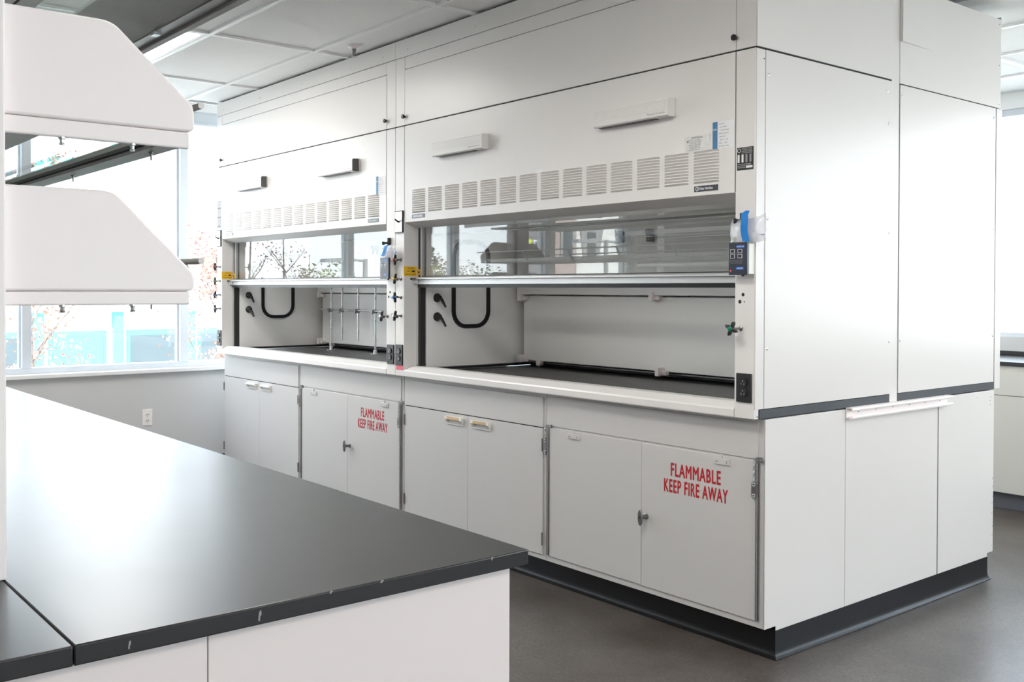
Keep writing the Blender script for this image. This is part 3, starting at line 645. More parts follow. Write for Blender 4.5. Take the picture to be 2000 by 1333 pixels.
def stop_plate(parent, x0, x1, z0, z1):
    p = obj('stop_plate', B(x0, x1, -.012, -.0062, z0, z1), 'cabinet_paint', parent, bevel=.001)
    for xx in (x0 + .014, x1 - .014): obj('screw', MB().lathe((xx, -.012, (z0 + z1) / 2), (0, -1, 0), [(0, .0042), (.002, .0035), (.003, .001)], 8), 'steel', p)
    obj('stop_hook', B((x0 + x1) / 2 - .006, (x0 + x1) / 2 + .003, -.012, -.007, z1, z1 + .014), 'cabinet_paint', p)
def latch(parent, x, z):
    l = obj('latch_knob', MB().lathe((x, -.006, z), (0, -1, 0), [(0, .0125), (.004, .0125), (.006, .009), (.026, .0085), (.030, .011), (.034, .011)], 18), 'dark_steel', parent)
    pts = [(x + .0125 * math.cos(a), z + .034 * math.sin(a)) for a in [2 * math.pi * i / 24 for i in range(24)]]
    mb = MB().prism(pts, 'y', -.046, -.038)
    obj('paddle', mb, 'dark_steel', l, bevel=.003)
    obj('keyhole', MB().cyl((x, -.0465, z), (x, -.0455, z), .0042, n=10), 'black_ink', l)
def carcass(name, x0, x1, label, cat='cabinet', depth=.60):
    c = thing(name, ((x0 + x1) / 2, .3, .121), label, cat)
    obj('body', B(x0 + .0012, x1 - .0012, 0.0, depth, .1215, .889), 'cabinet_paint', c, bevel=.0015)
    return c
def storage_cabinet(x0, x1, label, bar):
    c = carcass('base_cabinet', x0, x1, label)
    a0, a1 = x0 + .014, x1 - .020; mid = (a0 + a1) / 2
    obj('drawer_front', B(a0, a1, -.006, -.0004, .7305, .8685), 'cabinet_paint', c, bevel=.001)
    obj('shadow_gap', B(a0, a1, -.0015, -.0003, .7255, .7305), 'dark_void', c)
    dl = obj('door', B(a0, mid - .0012, -.006, -.0004, .145, .7255), 'cabinet_paint', c, bevel=.001)
    dr = obj('door', B(mid + .0012, a1, -.006, -.0004, .145, .7255), 'cabinet_paint', c, bevel=.001)
    handle(dl, mid - .174, mid - .033, .669, .710, -.006, bar); handle(dr, mid + .047, mid + .188, .669, .710, -.006, bar)
    for z0 in (.622, .190): butt_hinge(dl, a0 - .001, z0, z0 + .058); butt_hinge(dr, a1 + .001, z0, z0 + .058)
    return c
def flammable_cabinet(x0, x1, label):
    c = carcass('flammables_cabinet', x0, x1, label)
    a0, a1 = x0 + .022, x1 - .030; mid = (a0 + a1) / 2
    obj('top_rail', B(x0 + .018, x1 - .024, -.005, -.0004, .742, .875), 'cabinet_paint', c, bevel=.001)
    dl = obj('door', B(a0, mid - .001, -.006, -.0004, .149, .7325), 'cabinet_paint', c, bevel=.001)
    dr = obj('door', B(mid + .001, a1, -.006, -.0004, .147, .7325), 'cabinet_paint', c, bevel=.001)
    piano_hinge(dl, a0 - .004, .152, .728); piano_hinge(dr, a1 + .003, .150, .728)
    stop_plate(dl, x0 + .150, x0 + .226, .701, .722); stop_plate(dr, x1 - .225, x1 - .150, .701, .724)
    latch(dr, mid + .028, .436)
    chain(c, x0 + .006, .7395, .610, .684, 1); chain(c, x1 - .034, .7395, .597, .660, 1)
    obj('lettering', text_mb('FLAMMABLE', x1 - .443, .622, .248, .0505, -.0066, bold=.034), 'red_ink', dr)
    obj('lettering', text_mb('KEEP FIRE AWAY', x1 - .478, .556, .317, .0505, -.0066, bold=.034), 'red_ink', dr)
    return c
storage_cabinet(-4.757, -3.577, 'light grey cabinet under the far hood, nearest the window wall, with pale handles', 'ivory')
flammable_cabinet(-3.577, -2.378, 'grey cabinet lettered in red, partly hidden behind the black benchtop')
storage_cabinet(-2.376, -1.199, 'light grey cabinet with tan-fronted handles between the two red-lettered cabinets', 'tan_plastic')
fc = flammable_cabinet(-1.199, 0.0, 'grey cabinet lettered in red at the island corner, down to the floor base')
obj('end_panel', MB().prism([(-.0005, .1215), (.069, .1215), (.069, .1045), (.516, .1045), (.516, .8895), (-.0005, .8895)], 'x', .0005, .0045), 'panel_white', fc, bevel=.001)
sp_ = obj('service_panel', B(0.0, .0045, .5185, 1.240, .1045, .8895), 'panel_white', bevel=.001, label='wide plain white panel under the metal rail at the island end', cat='panel')
rc = thing('base_cabinet', (-.6, 1.5, .1), 'rear white cabinet end with scuffed edge beside the far beige counter', 'cabinet')
obj('end_panel', MB().prism([(1.249, .1045), (1.712, .1045), (1.712, .1215), (1.7675, .1215), (1.7675, .8895), (1.249, .8895)], 'x', -.02, .0045), 'panel_white', rc, bevel=.001)
obj('body', B(-1.199, -.021, 1.249, 1.766, .1215, .889), 'cabinet_paint', rc)
for yy, zz in ((1.735, .86), (1.728, .842), (1.728, .822), (1.60, .865)): obj('screw_hole', MB().cyl((.004, yy, zz), (.0052, yy, zz), .002, n=8), 'dark_void', rc)
for k in range(9):
    sy, sz = 1.752 + .012 * random.random(), .14 + .040 * k + .02 * random.random()
    obj('scuff', B(.0042, .0049, sy, sy + .003 + .003 * random.random(), sz, sz + .004 + .006 * random.random()), 'grey_ink', rc)

# metal C-rail at the island end
rl = thing('mounting_rail', (.02, .93, .85), 'white metal C-shaped rail fixed across the island end panels', 'rail')
prof = [(.0048, .853), (.026, .8505), (.034, .853), (.036, .859), (.033, .8645), (.029, .863), (.031, .859), (.027, .856), (.008, .858), (.008, .893), (.027, .8925), (.031, .889), (.029, .885), (.033, .883), (.036, .8885), (.034, .895), (.026, .8975), (.0048, .8965)]
obj('channel', MB().prism(prof, 'y', .517, 1.315), 'shelf_white', rl)
for k in range(6): obj('rivet', MB().cyl((.008, .60 + .13 * k, .875), (.010, .60 + .13 * k, .875), .003, n=8), 'steel', rl)

# rubber cove base round the island
cove = lambda d: [(0, 0), (-.020 * d, 0), (-.0205 * d, .003), (-.011 * d, .008), (-.005 * d, .017), (-.003 * d, .032), (-.003 * d, .1035), (0, .1035)]
mb = MB().prism([(.070 + a, c) for a, c in cove(1)], 'x', -4.74, 1.0)
mb.xf(lambda p: Vector((.001 + (.070 - p.y), p.y, p.z)) if p.x > .5 else p)       # mitred at the island corner
obj('baseboard_front', mb, 'black_rubber', kind='structure')
mb = MB().prism([(.001 + a, c) for a, c in cove(-1)], 'y', -1.0, 1.716)
mb.xf(lambda p: Vector((p.x, .070 - (p.x - .001), p.z)) if p.y < -.5 else p)
obj('baseboard_side', mb, 'black_rubber', kind='structure')
obj('trim_plinth', B(-4.74, .0005, .0705, 1.715, 0.0, .1040), 'black_satin', kind='structure')

# ------------------------------------------------------------------ presence sensors, airflow monitors, taped bags
def sensor(x0, x1, label, cap='hood_paint'):
    s = thing('presence_sensor', ((x0 + x1) / 2, YH, 2.034), label, 'sensor', 'sensors on the hood fronts')
    y0 = YH - .044
    obj('housing', MB().prism([(YH, 2.034), (y0 + .010, 2.032), (y0, 2.036), (y0, 2.096), (y0 + .006, 2.102), (YH, 2.104)], 'x', x0 + .0, x1 - .003), 'hood_paint', s, bevel=.0015)
    for k in range(6): obj('rib', B(x0 + .001, x1 - .002, y0 - .0010, y0 + .002, 2.0595 + .0068 * k, 2.0635 + .0068 * k), 'hood_paint', s, bevel=.0006)
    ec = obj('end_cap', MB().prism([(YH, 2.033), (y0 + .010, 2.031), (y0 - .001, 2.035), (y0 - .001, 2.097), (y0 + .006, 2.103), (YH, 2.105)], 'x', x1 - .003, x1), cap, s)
    obj('back_plate', B(x0 + .002, x1 + .004, YH - .005, YH, 2.033, 2.105), 'cabinet_paint', s)
    obj('lens_strip', B(x0 + .02, x1 - .08, y0 + .012, y0 + .036, 2.0305, 2.0335), 'black_plastic', s)
    obj('lettering', text_mb('Phoenix Controls', x1 - .108, 2.0445, .092, .0085, y0 - .0006), 'grey_ink', s)
sensor(-1.972, -1.555, 'ribbed white sensor box at the near hood, closer to the hood seam')
sensor(-.795, -.381, 'ribbed white sensor box near the certification labels')
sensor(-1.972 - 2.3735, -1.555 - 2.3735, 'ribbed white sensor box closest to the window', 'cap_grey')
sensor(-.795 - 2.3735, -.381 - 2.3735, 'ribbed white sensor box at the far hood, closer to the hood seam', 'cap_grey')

def monitor(x0, x1, label, tapex, tlabel, drape):
    y1 = YH - .0445
    m_ = thing('airflow_monitor', ((x0 + x1) / 2, YH, 1.414), label, 'monitor')
    obj('back_box', B(x0 + .012, x1 - .001, y1 + .012, YH, 1.418, 1.528), 'ivory', m_, bevel=.002)
    f = obj('face', B(x0, x1, y1, y1 + .0115, 1.4155, 1.5325), 'navy', m_, bevel=.002)
    w_ = x1 - x0
    for (a, c, z0, z1, mt) in ((.43, .86, 1.5125, 1.5215, 'bright_blue'), (.42, .82, 1.4345, 1.4435, 'bright_blue')): obj('badge', B(x0 + a * w_, x0 + c * w_, y1 - .0008, y1, z0, z1), mt, f)
    obj('lettering', text_mb('AIRGARD 300', x0 + .45 * w_, 1.5145, .38 * w_, .005, y1 - .0011), 'white_ink', f)
    obj('lettering', text_mb('ALNOR', x0 + .47 * w_, 1.4365, .30 * w_, .005, y1 - .0011, bold=.02), 'white_ink', f)
    for a, z0 in ((.10, 1.493), (.10, 1.475), (.50, 1.493), (.50, 1.475)):
        q = obj('button', B(x0 + a * w_, x0 + (a + .24) * w_, y1 - .0008, y1, z0, z0 + .0145), 'white_ink', f)
        obj('key_face', B(x0 + (a + .02) * w_, x0 + (a + .22) * w_, y1 - .0012, y1 - .0006, z0 + .0015, z0 + .013), 'navy', q)
    obj('lettering', text_mb('0.00', x0 + .36 * w_, 1.487, .10 * w_, .006, y1 - .0011), 'grey_ink', f)
    for k in range(3): obj('lettering', text_mb('SENSOR FACE VELOCITY MONITOR', x0 + (.08 + .05 * (k == 2)) * w_, 1.4655 - .005 * k, (.74 - .06 * k) * w_, .0034, y1 - .0011), 'grey_ink', f)
    obj('indicator', MB().lathe((x0 + .12 * w_, y1, 1.430), (0, -1, 0), [(0, .0025), (.001, .002)], 8), 'led_red', f)
    obj('probe_tip', MB().lathe((x0 + .60 * w_, y1 + .02, 1.4155), (0, 0, -1), [(0, .006), (.004, .0055), (.0065, .002)], 12), 'black_plastic', m_)
    # clear bag resting on the monitor, held with blue tape
    b_ = thing('plastic_bag', (tapex, YH, 1.532), tlabel, 'plastic bag')
    nx, nzz = 12, 9; vs = []; fs = []
    bx0, bx1 = x0 - .003 - .012 * drape, x1 + .070 - .02 * drape
    for side in (0, 1):
        for i in range(nx + 1):
            for j in range(nzz + 1):
                u, v = i / nx, j / nzz
                xx = bx0 + (bx1 - bx0) * u; zz = 1.5335 + (.085 - .03 * drape) * v * (1 - .12 * math.cos(3 * u)) + .004 * math.sin(7 * u)
                puff = math.sin(math.pi * u) ** .6 * math.sin(math.pi * min(1, .08 + v * .95)) ** .6
                yy = YH - .030 - (.024 if side == 0 else -.020) * puff + .0035 * math.sin(19 * u + 5 * v) * math.sin(11 * v + 3 * u)
                vs.append((xx, yy, zz))
    N = (nx + 1) * (nzz + 1)
    for i in range(nx):
        for j in range(nzz):
            a = i * (nzz + 1) + j; q = (a, a + nzz + 1, a + nzz + 2, a + 1)
            fs.append(q); fs.append(tuple(N + k for k in q[::-1]))
    obj('film', MB().add(vs, fs), 'clear_plastic', b_, angle=80)
    obj('folded_sheet', MB().prism([(tapex - .055, 1.536), (tapex + .048, 1.536), (tapex + .044, 1.560), (tapex - .002, 1.572), (tapex - .045, 1.556)], 'y', YH - .036, YH - .028), 'crumple', b_)
    # tape strip: wavy ribbon
    vs = []; fs = []; K = 16
    for k in range(K + 1):
        u = k / K; zz = 1.6455 - .112 * u
        if drape: zz = 1.600 - .060 * u
        cxk = tapex + .004 * math.sin(u * 6.5) + .006 * u - (.05 * u * u if drape else 0); yy = YH - .0615 - .004 * math.sin(u * 5) if u > .12 else YH - .040 - .18 * u
        hw = .0155 if u > .1 else .008 + .07 * u
        vs += [(cxk - hw, yy, zz), (cxk + hw, yy - .001, zz - .002), (cxk + hw, yy + .0006, zz - .002), (cxk - hw, yy + .0016, zz)]
    for k in range(K):
        a = k * 4
        for j in range(4): fs.append((a + j, a + (j + 1) % 4, a + 4 + (j + 1) % 4, a + 4 + j))
    fs.append((3, 2, 1, 0)); fs.append((K * 4, K * 4 + 1, K * 4 + 2, K * 4 + 3))
    obj('blue_tape', MB().add(vs, fs), 'tape_blue', b_, angle=60)
    obj('pen_mark', B(x1 + .048, x1 + .066, YH - .0345, YH - .0325, 1.555, 1.559), 'bright_blue', b_)
    # sash lock above
    k_ = obj('sash_lock', B(x0 + .028, x0 + .040, YH - .018, YH, 1.602, 1.640), 'black_plastic', hood1 if x0 > -1 else hood2, bevel=.002)
    obj('lock_screw', MB().lathe((x0 + .034, YH - .018, 1.612), (-.6, -1, -.1), [(0, .006), (.014, .006), (.018, .009), (.026, .0095), (.030, .007)], 12), 'black_plastic', k_)
monitor(-.0850, -.0025, 'dark blue airflow monitor with buttons on the corner post', -.004, 'crumpled clear bag taped with blue tape at the corner post', 0)
monitor(-2.460, -2.374, 'airflow monitor on the post between the two hoods', -2.372, 'crumpled clear bag on the post between the hoods', 1)

# ------------------------------------------------------------------ rod lattice in the far hood
la = thing('rod_lattice', (-3.9, .57, .92), 'lattice of thin metal rods clamped together inside the far hood', 'lattice')
for xx, z0, z1 in ((-4.185, .9205, 1.62), (-4.03, .995, 1.62), (-3.81, 1.0, 1.62), (-3.585, .9205, 1.62)):
    rd = obj('upright_rod', MB().cyl((xx, .56, z0), (xx, .56, z1), .0065, n=12), 'steel', la)
    obj('clamp', B(xx - .012, xx + .012, .530, .568, 1.196, 1.222).box(xx + .006, xx + .016, .524, .534, 1.19, 1.214), 'dark_steel', rd, bevel=.003)
    if z0 < .95:
        obj('foot_flange', MB().lathe((xx, .56, .9203), (0, 0, 1), [(0, .036), (.004, .036), (.006, .015), (.03, .013)], 20), 'steel', rd)
obj('cross_rod', MB().cyl((-4.31, .543, 1.212), (-3.46, .543, 1.212), .0065, n=12), 'steel', la)

# ------------------------------------------------------------------ lab benches with shelf units
def bench(yc, near):
    """double-sided bench running along the hoods; yc is its centre line"""
    tail = 'in the foreground' if near else 'seen only as a reflection in the sash'
    X0, X1, hb = -4.90, .962, .81
    wt = thing('bench_worktop', (-1.8, yc, .899), 'black worktop of slabs with a chipped edge, ' + tail, 'worktop')
    for a, c in ((yc + .0855, yc + hb), (yc - .0845, yc + .0845), (yc - hb, yc - .0855)):
        obj('slab', B(X0, X1, a, c, .8995, .9255), 'epoxy', wt, bevel=.0022)
    if near:
        # chips and scratches along the edge
        for yy, zz, hh, wd in ((-2.425, .906, .014, .005), (-2.60, .907, .010, .0035), (-2.02, .921, .004, .004), (-2.23, .9225, .003, .006), (-2.315, .9225, .003, .005)):
            obj('chip', MB().prism([(yy, zz), (yy + wd * .45, zz - .001), (yy + wd * .6, zz + hh * .4), (yy + wd, zz + hh * .55), (yy + wd * .85, zz + hh), (yy + wd * .3, zz + hh * .9), (yy + wd * .1, zz + hh * .5)], 'x', X1 - .001, X1 + .0006), 'grey_ink', wt)
    bs = thing('bench_cabinet', (-1.8, yc, 0), 'pale cabinet base with plain end panels, ' + tail, 'cabinet')
    bp = 'bench_paint'
    ys = [yc - hb + .022, yc - .263, yc + .263, yc + hb - .022]
    for a, c in zip(ys[:-1], ys[1:]): obj('end_panel', B(X1 - .040, X1 - .022, a + .0008, c - .0008, .10, .893), bp, bs, bevel=.0012)
    obj('top_rail', B(X0 + .02, X1 - .026, ys[0] + .002, ys[3] - .002, .8932, .8993), 'cabinet_paint', bs)
    obj('body', B(X0 + .02, X1 - .041, ys[0] + .012, ys[3] - .012, .10, .8928), bp, bs)
    obj('plinth', B(X0 + .02, X1 - .08, ys[0] + .07, ys[3] - .07, .0, .0995), 'black_rubber', bs)
    n = 9; d = (X1 - .05 - X0 - .03) / n
    for sy in (1, -1):
        for k in range(n):
            x0 = X0 + .03 + k * d; yf = yc + sy * (hb - .034)
            dr = obj('drawer', B(x0 + .003, x0 + d - .003, min(yf, yf + sy * .012), max(yf, yf + sy * .012), .705, .885), bp, bs, bevel=.001)
            obj('pull_handle', B(x0 + d / 2 - .07, x0 + d / 2 + .07, min(yf + sy * .012, yf + sy * .03), max(yf + sy * .012, yf + sy * .03), .80, .825), 'ivory', dr, bevel=.002)
            obj('door', B(x0 + .003, x0 + d - .003, min(yf, yf + sy * .012), max(yf, yf + sy * .012), .115, .698), bp, bs, bevel=.001)
    # ---- shelf unit standing on the bench
    su = thing('shelf_unit', (-2.1, yc, .9255), ('tall double-sided shelf unit with stacked white end caps on the black bench' if near else 'far shelf unit with white end caps, seen only reflected in the sash'), 'shelf unit')
    PX = [.561, -1.75, -4.80]
    XF = PX[2] - .05
    for px in PX: obj('post', B(px - .05, px + .052, yc - .09, yc + .0895, .9258, 2.60), 'shelf_white', su, bevel=.003)
    for zt, zb, lipb in ((1.786, 1.622, 1.594), (1.516, 1.356, 1.3335)):
        hw = .383; zc_ = zb + .036 if zt > 1.6 else zb + .024
        def outline(s):
            pts = [(yc + s * .0, zb), (yc + s * (hw - .006), zb), (yc + s * hw, zb + .006), (yc + s * hw, zc_ - .006), (yc + s * (hw - .003), zc_ + .008)]
            # rounded shoulder
            c0 = Vector((hw - .003, zc_ + .008)); c1 = Vector((.262, zt - .012)); pts.append((yc + s * c1.x, c1.y))
            for q in range(1, 6):
                u = q / 6; p = (Vector((.262, zt - .012)) * (1 - u) ** 2 + Vector((.250, zt)) * 2 * u * (1 - u) + Vector((.228, zt)) * u * u); pts.append((yc + s * p.x, p.y))
            pts.append((yc + s * .228, zt)); return pts
        right = outline(1); left = outline(-1)
        full = right + left[:0:-1]
        for xa, xb in ((.583, .598), (XF - .012, XF + .003)):
            cp = obj('end_cap', MB().prism(full, 'x', xa, xb), 'shelf_white', su, bevel=.004, seg=3)
            obj('lower_lip', B(xa + .001, xb - .004, yc - hw + .007, yc + hw - .007, lipb, zb - .0006), 'shelf_white', cp, bevel=.003)
            if xa > 0:
                for yy in (yc + .175, yc + .283, yc - .175, yc - .283): obj('bolt', MB().lathe((xa + .005, yy, lipb + .001), (0, 0, -1), [(0, .0055), (.003, .0055), (.004, .0035), (.009, .003), (.010, .0045), (.0125, .004)], 12), 'steel', cp)
        for s in (1, -1):
            a = lambda u: yc + s * u
            def bx(x0, x1, u0, u1, z0, z1): return B(x0, x1, min(a(u0), a(u1)), max(a(u0), a(u1)), z0, z1)
            rl = obj('shelf_rail', bx(XF, .582, .330, .372, lipb + .004, zb + .004), 'brown_steel', su, bevel=.0015)
            obj('rail_groove', bx(XF, .582, .322, .330, lipb + .010, lipb + .016), 'dark_void', rl)
            k = 0; xx = .48
            while xx > XF:
                obj('screw', MB().lathe((xx, a(.352), lipb + .004), (0, 0, -1), [(0, .0045), (.002, .0045), (.003, .002), (.014, .0018)], 8), 'dark_steel', rl); xx -= .46
            obj('inner_rail', bx(XF, .582, .092, .150, lipb + .004, lipb + .030), 'brown_steel', su)
            obj('glass_shelf', bx(XF + .01, .580, .146, .334, lipb + .017, lipb + .025), 'shelf_glass', su, flat=True)
            zr = lipb + .0915 if zt > 1.6 else lipb + .076
            gr = obj('guard_rail', MB().cyl((.505, a(.432), zr), (XF + .01, a(.432), zr), .0058, n=12), 'brown_steel', su)
            xx = .18
            while xx > XF + .1:
                obj('guard_bracket', MB().prism([(a(.368), lipb + .008), (a(.380), lipb + .008), (a(.434), zr), (a(.428), zr + .004)], 'x', xx - .008, xx + .008), 'brown_steel', gr); xx -= .55
    # top tier: wide tray with a steel skirt and glass
    for s in (1, -1):
        a = lambda u: yc + s * u
        def bx(x0, x1, u0, u1, z0, z1): return B(x0, x1, min(a(u0), a(u1)), max(a(u0), a(u1)), z0, z1)
        tr = obj('top_rail', bx(XF - .03, .60, .529, .546, 1.903, 1.945), 'brown_steel', su, bevel=.001)
        obj('rail_flange', bx(XF - .03, .60, .500, .529, 1.909, 1.913), 'dark_steel', tr)
        pts = [(.500 - .12 * q / 8, 1.913 + .045 * math.sin(math.pi * .5 * q / 8)) for q in range(9)]
        obj('curved_skirt', MB().prism([(a(u), z) for u, z in pts] + [(a(u), z + .003) for u, z in pts[::-1]], 'x', XF - .03, .60), 'brown_steel', su)
        obj('glass_shelf', bx(XF - .02, .59, .255, .380, 1.955, 1.961), 'shelf_glass', su, flat=True)
        for u in (.245, .205, .165, .125): obj('inner_strip', bx(XF - .03, .60, u - .036, u, 1.900, 1.915), 'brown_steel', su, bevel=.0015)
        xx = .08
        while xx > XF:
            obj('rail_clip', bx(xx - .012, xx + .012, .497, .512, 1.903, 1.909), 'steel', tr)
            obj('rail_peg', bx(xx - .005, xx + .005, .546, .551, 1.912, 1.937), 'steel', tr); xx -= .55
    for px in PX: obj('cross_arm', B(px - .02, px + .02, yc - .53, yc + .53, 1.9455, 1.954), 'brown_steel', su)
    obj('top_cap', B(XF, .61, yc - .12, yc + .12, 2.60, 2.63), 'shelf_white', su)
bench(-2.75, True)
bench(-4.75, False)
# hook hanging at the lower guard rail
hk = thing('utility_hook', (.42, -2.31, 1.33), 'small brown hook hanging below the lower guard rail of the shelf', 'hook')
obj('ring', MB().tube([(.42, -2.316 + .012 * math.cos(a), 1.379 + .014 * math.sin(a)) for a in [R(-150 + 30 * q) for q in range(11)]], [.003, .004, .005, .0055, .006, .006, .006, .0055, .005, .004, .003], 10), 'brown_steel', hk)
obj('tongue', MB().tube([(.42, -2.322, 1.372), (.42, -2.322, 1.356), (.42, -2.329, 1.334)], [.012, .010, .004], 10), 'brown_steel', hk)
obj('wire', MB().tube([(.42, -2.312, 1.405), (.421, -2.308, 1.398), (.42, -2.311, 1.390)], .0012, 6), 'dark_steel', hk)

# ------------------------------------------------------------------ counter along the back wall
ct = thing('wall_counter', (.0, 3.6, .896), 'black sink counter below the far window, beyond the island', 'worktop')
obj('worktop', B(-2.58, 2.36, 3.255, 3.945, .897, .9225), 'epoxy', ct, bevel=.002)
obj('backsplash', B(-2.58, 2.36, 3.925, 3.945, .9228, .952), 'epoxy', ct, bevel=.002)
for k in range(1, 7):
    x0 = -3.39 + .82 * k; x1 = x0 + .818
    c = thing('counter_cabinet', ((x0 + x1) / 2, 3.55, .1), ['', 'beige counter cabinet furthest behind the island', 'second beige counter cabinet behind the island', 'beige cabinet with a tan handle under the far counter, just past the island', 'beige counter cabinet one to the side of the visible tan handle', 'beige counter cabinet two to the side of the visible tan handle', 'beige counter cabinet at the free end of the far counter'][k], 'cabinet', 'beige counter cabinets')
    obj('body', B(x0, x1, 3.275, 3.93, .108, .8965), 'beige_paint', c)
    d = obj('drawer', B(x0 + .003, x1 - .003, 3.256, 3.2745, .716, .868), 'beige_paint', c, bevel=.001)
    h = obj('pull_handle', B(x1 - .205 - .02, x1 - .045 - .02, 3.248, 3.256, .808, .845), 'ivory', d, bevel=.0015)
    obj('recess', B(x1 - .205, x1 - .085, 3.2475, 3.2485, .818, .832), 'grey_ink', h)
    d = obj('door', B(x0 + .003, x1 - .003, 3.256, 3.2745, .112, .711), 'beige_paint', c, bevel=.001)
    h = obj('pull_handle', B(x1 - .215, x1 - .045, 3.248, 3.256, .670, .712), 'ivory', d, bevel=.0015)
    obj('grip', MB().cyl((x1 - .195, 3.244, .702), (x1 - .065, 3.244, .702), .009, n=12), 'tan_plastic', h)
    obj('toe_kick', B(x0, x1, 3.33, 3.335, 0.0, .1075), 'toe_grey', c)

# ------------------------------------------------------------------ outdoors (upper-floor view)
GZ = -4.2
obj('ground', B(-140, 120, -140, 120, GZ - 1, GZ), 'ground', kind='structure')
lf = {}
def leaf_mesh(n, rx, rz, size, seed, hollow=.35):
    rnd = random.Random(seed); mb = MB()
    for _ in range(n):
        while True:
            p = Vector((rnd.uniform(-1, 1), rnd.uniform(-1, 1), rnd.uniform(-1, 1)))
            if hollow < p.length < 1: break
        c = Vector((p.x * rx, p.y * rx, p.z * rz)); u = Vector((rnd.gauss(0, 1), rnd.gauss(0, 1), rnd.gauss(0, 1))).normalized(); v = u.orthogonal().normalized(); s = size * rnd.uniform(.6, 1.3)
        mb.add([c - u * s, c + v * s * .45, c + u * s, c - v * s * .45], [(0, 1, 2, 3)])
    return mb
def tree(x, y, top, spread, leafmat, n_leaf, size, label, seed, bare=True, name='tree', cat='tree', group=None):
    rnd = random.Random(seed); t_ = thing(name, (x, y, GZ), label, cat, group)
    H = top - GZ; mb = MB()
    mb.tube([(x, y, GZ - .02), (x + rnd.uniform(-.1, .1), y + rnd.uniform(-.1, .1), GZ + H * .45), (x + rnd.uniform(-.2, .2), y, GZ + H * .98)], [.08, .05, .010], 7)
    obj('trunk', mb, 'bark', t_)
    br = MB(); tips = []
    for k in range(16 if bare else 9):
        z0 = GZ + H * rnd.uniform(.3, .85); a = rnd.uniform(0, 6.28); L = spread * rnd.uniform(.5, 1.1) * (1.15 - (z0 - GZ) / H)
        p1 = Vector((x, y, z0)); p2 = p1 + Vector((math.cos(a) * L * .5, math.sin(a) * L * .5, L * .55)); p3 = p1 + Vector((math.cos(a + .3) * L, math.sin(a + .3) * L, L * 1.25))
        br.tube([p1, p2, p3], [.020, .012, .005], 5); tips += [p2, p3]
        for _ in range(3):
            q = p2.lerp(p3, rnd.random()); b2 = rnd.uniform(0, 6.28); e_ = q + Vector((math.cos(b2) * .35, math.sin(b2) * .35, .45)) * L * .5
            br.tube([q, q.lerp(e_, .5) + Vector((0, 0, .03)), e_], [.008, .005, .003], 4); tips.append(e_)
    obj('branches', br, 'bark', t_)
    mb = MB()
    per = max(1, n_leaf * 7 // len(tips)); size *= .55
    for tp in tips:
        for _ in range(per):
            c = tp + Vector((rnd.gauss(0, 1), rnd.gauss(0, 1), rnd.gauss(0, .8))) * spread * (.12 if bare else .24); u = Vector((rnd.gauss(0, 1), rnd.gauss(0, 1), rnd.gauss(0, 1))).normalized(); v = u.orthogonal(); s = size * rnd.uniform(.6, 1.4)
            mb.add([c - u * s, c + v * s * .5, c + u * s, c - v * s * .5], [(0, 1, 2, 3)])
    obj('foliage', mb, leafmat, t_, flat=True, kind='stuff')
def bush(x, y, top, rx, mat, label, seed, n=700, size=.13, name='bush'):
    n *= 5; size *= .55
    H = top - GZ; t_ = thing(name, (x, y, GZ), label, name)
    mb = leaf_mesh(n, rx, H * .55, size, seed); mb.xf(lambda p: p + Vector((x, y, GZ + H * .5)))
    obj('foliage', mb, mat, t_, flat=True, kind='stuff')
    mb = MB(); rnd = random.Random(seed)
    for _ in range(5): mb.tube([(x, y, GZ - .02), (x + rnd.uniform(-.5, .5) * rx, y + rnd.uniform(-.5, .5) * rx, GZ + H * .5), (x + rnd.uniform(-.8, .8) * rx, y + rnd.uniform(-.8, .8) * rx, GZ + H * .9)], [.06, .04, .01], 5)
    obj('stem', mb, 'bark', t_)
# bare young trees and shrubs mirrored in the far hood's sash
tree(-19, -6.7, 3.4, 1.3, 'leaf_grey', 60, .05, 'slim bare tree, first from the sash edge in the far hood reflection', 1)
tree(-22, -9.1, 3.3, 1.4, 'leaf_red', 110, .06, 'bare tree with sparse reddish leaves in the far hood reflection', 2)
tree(-38, -18.3, 3.0, 1.2, 'leaf_grey', 60, .06, 'thin bare tree among green bushes in the far hood reflection', 3)
bush(-26, -10.2, 1.5, 1.0, 'leaf_red', 'reddish bush low in the far hood reflection', 4)
bush(-34, -15.8, 1.9, 1.4, 'leaf_grey', 'brown-grey bush in the middle of the far hood reflection', 7, 800)
bush(-27, -12.7, 2.0, 1.2, 'leaf_olive', 'olive bush beside the window post in the far hood reflection', 5, 900)
bush(-31, -15.7, 2.2, 1.2, 'leaf_green', 'green bush next to the window post in the far hood reflection', 6, 900)
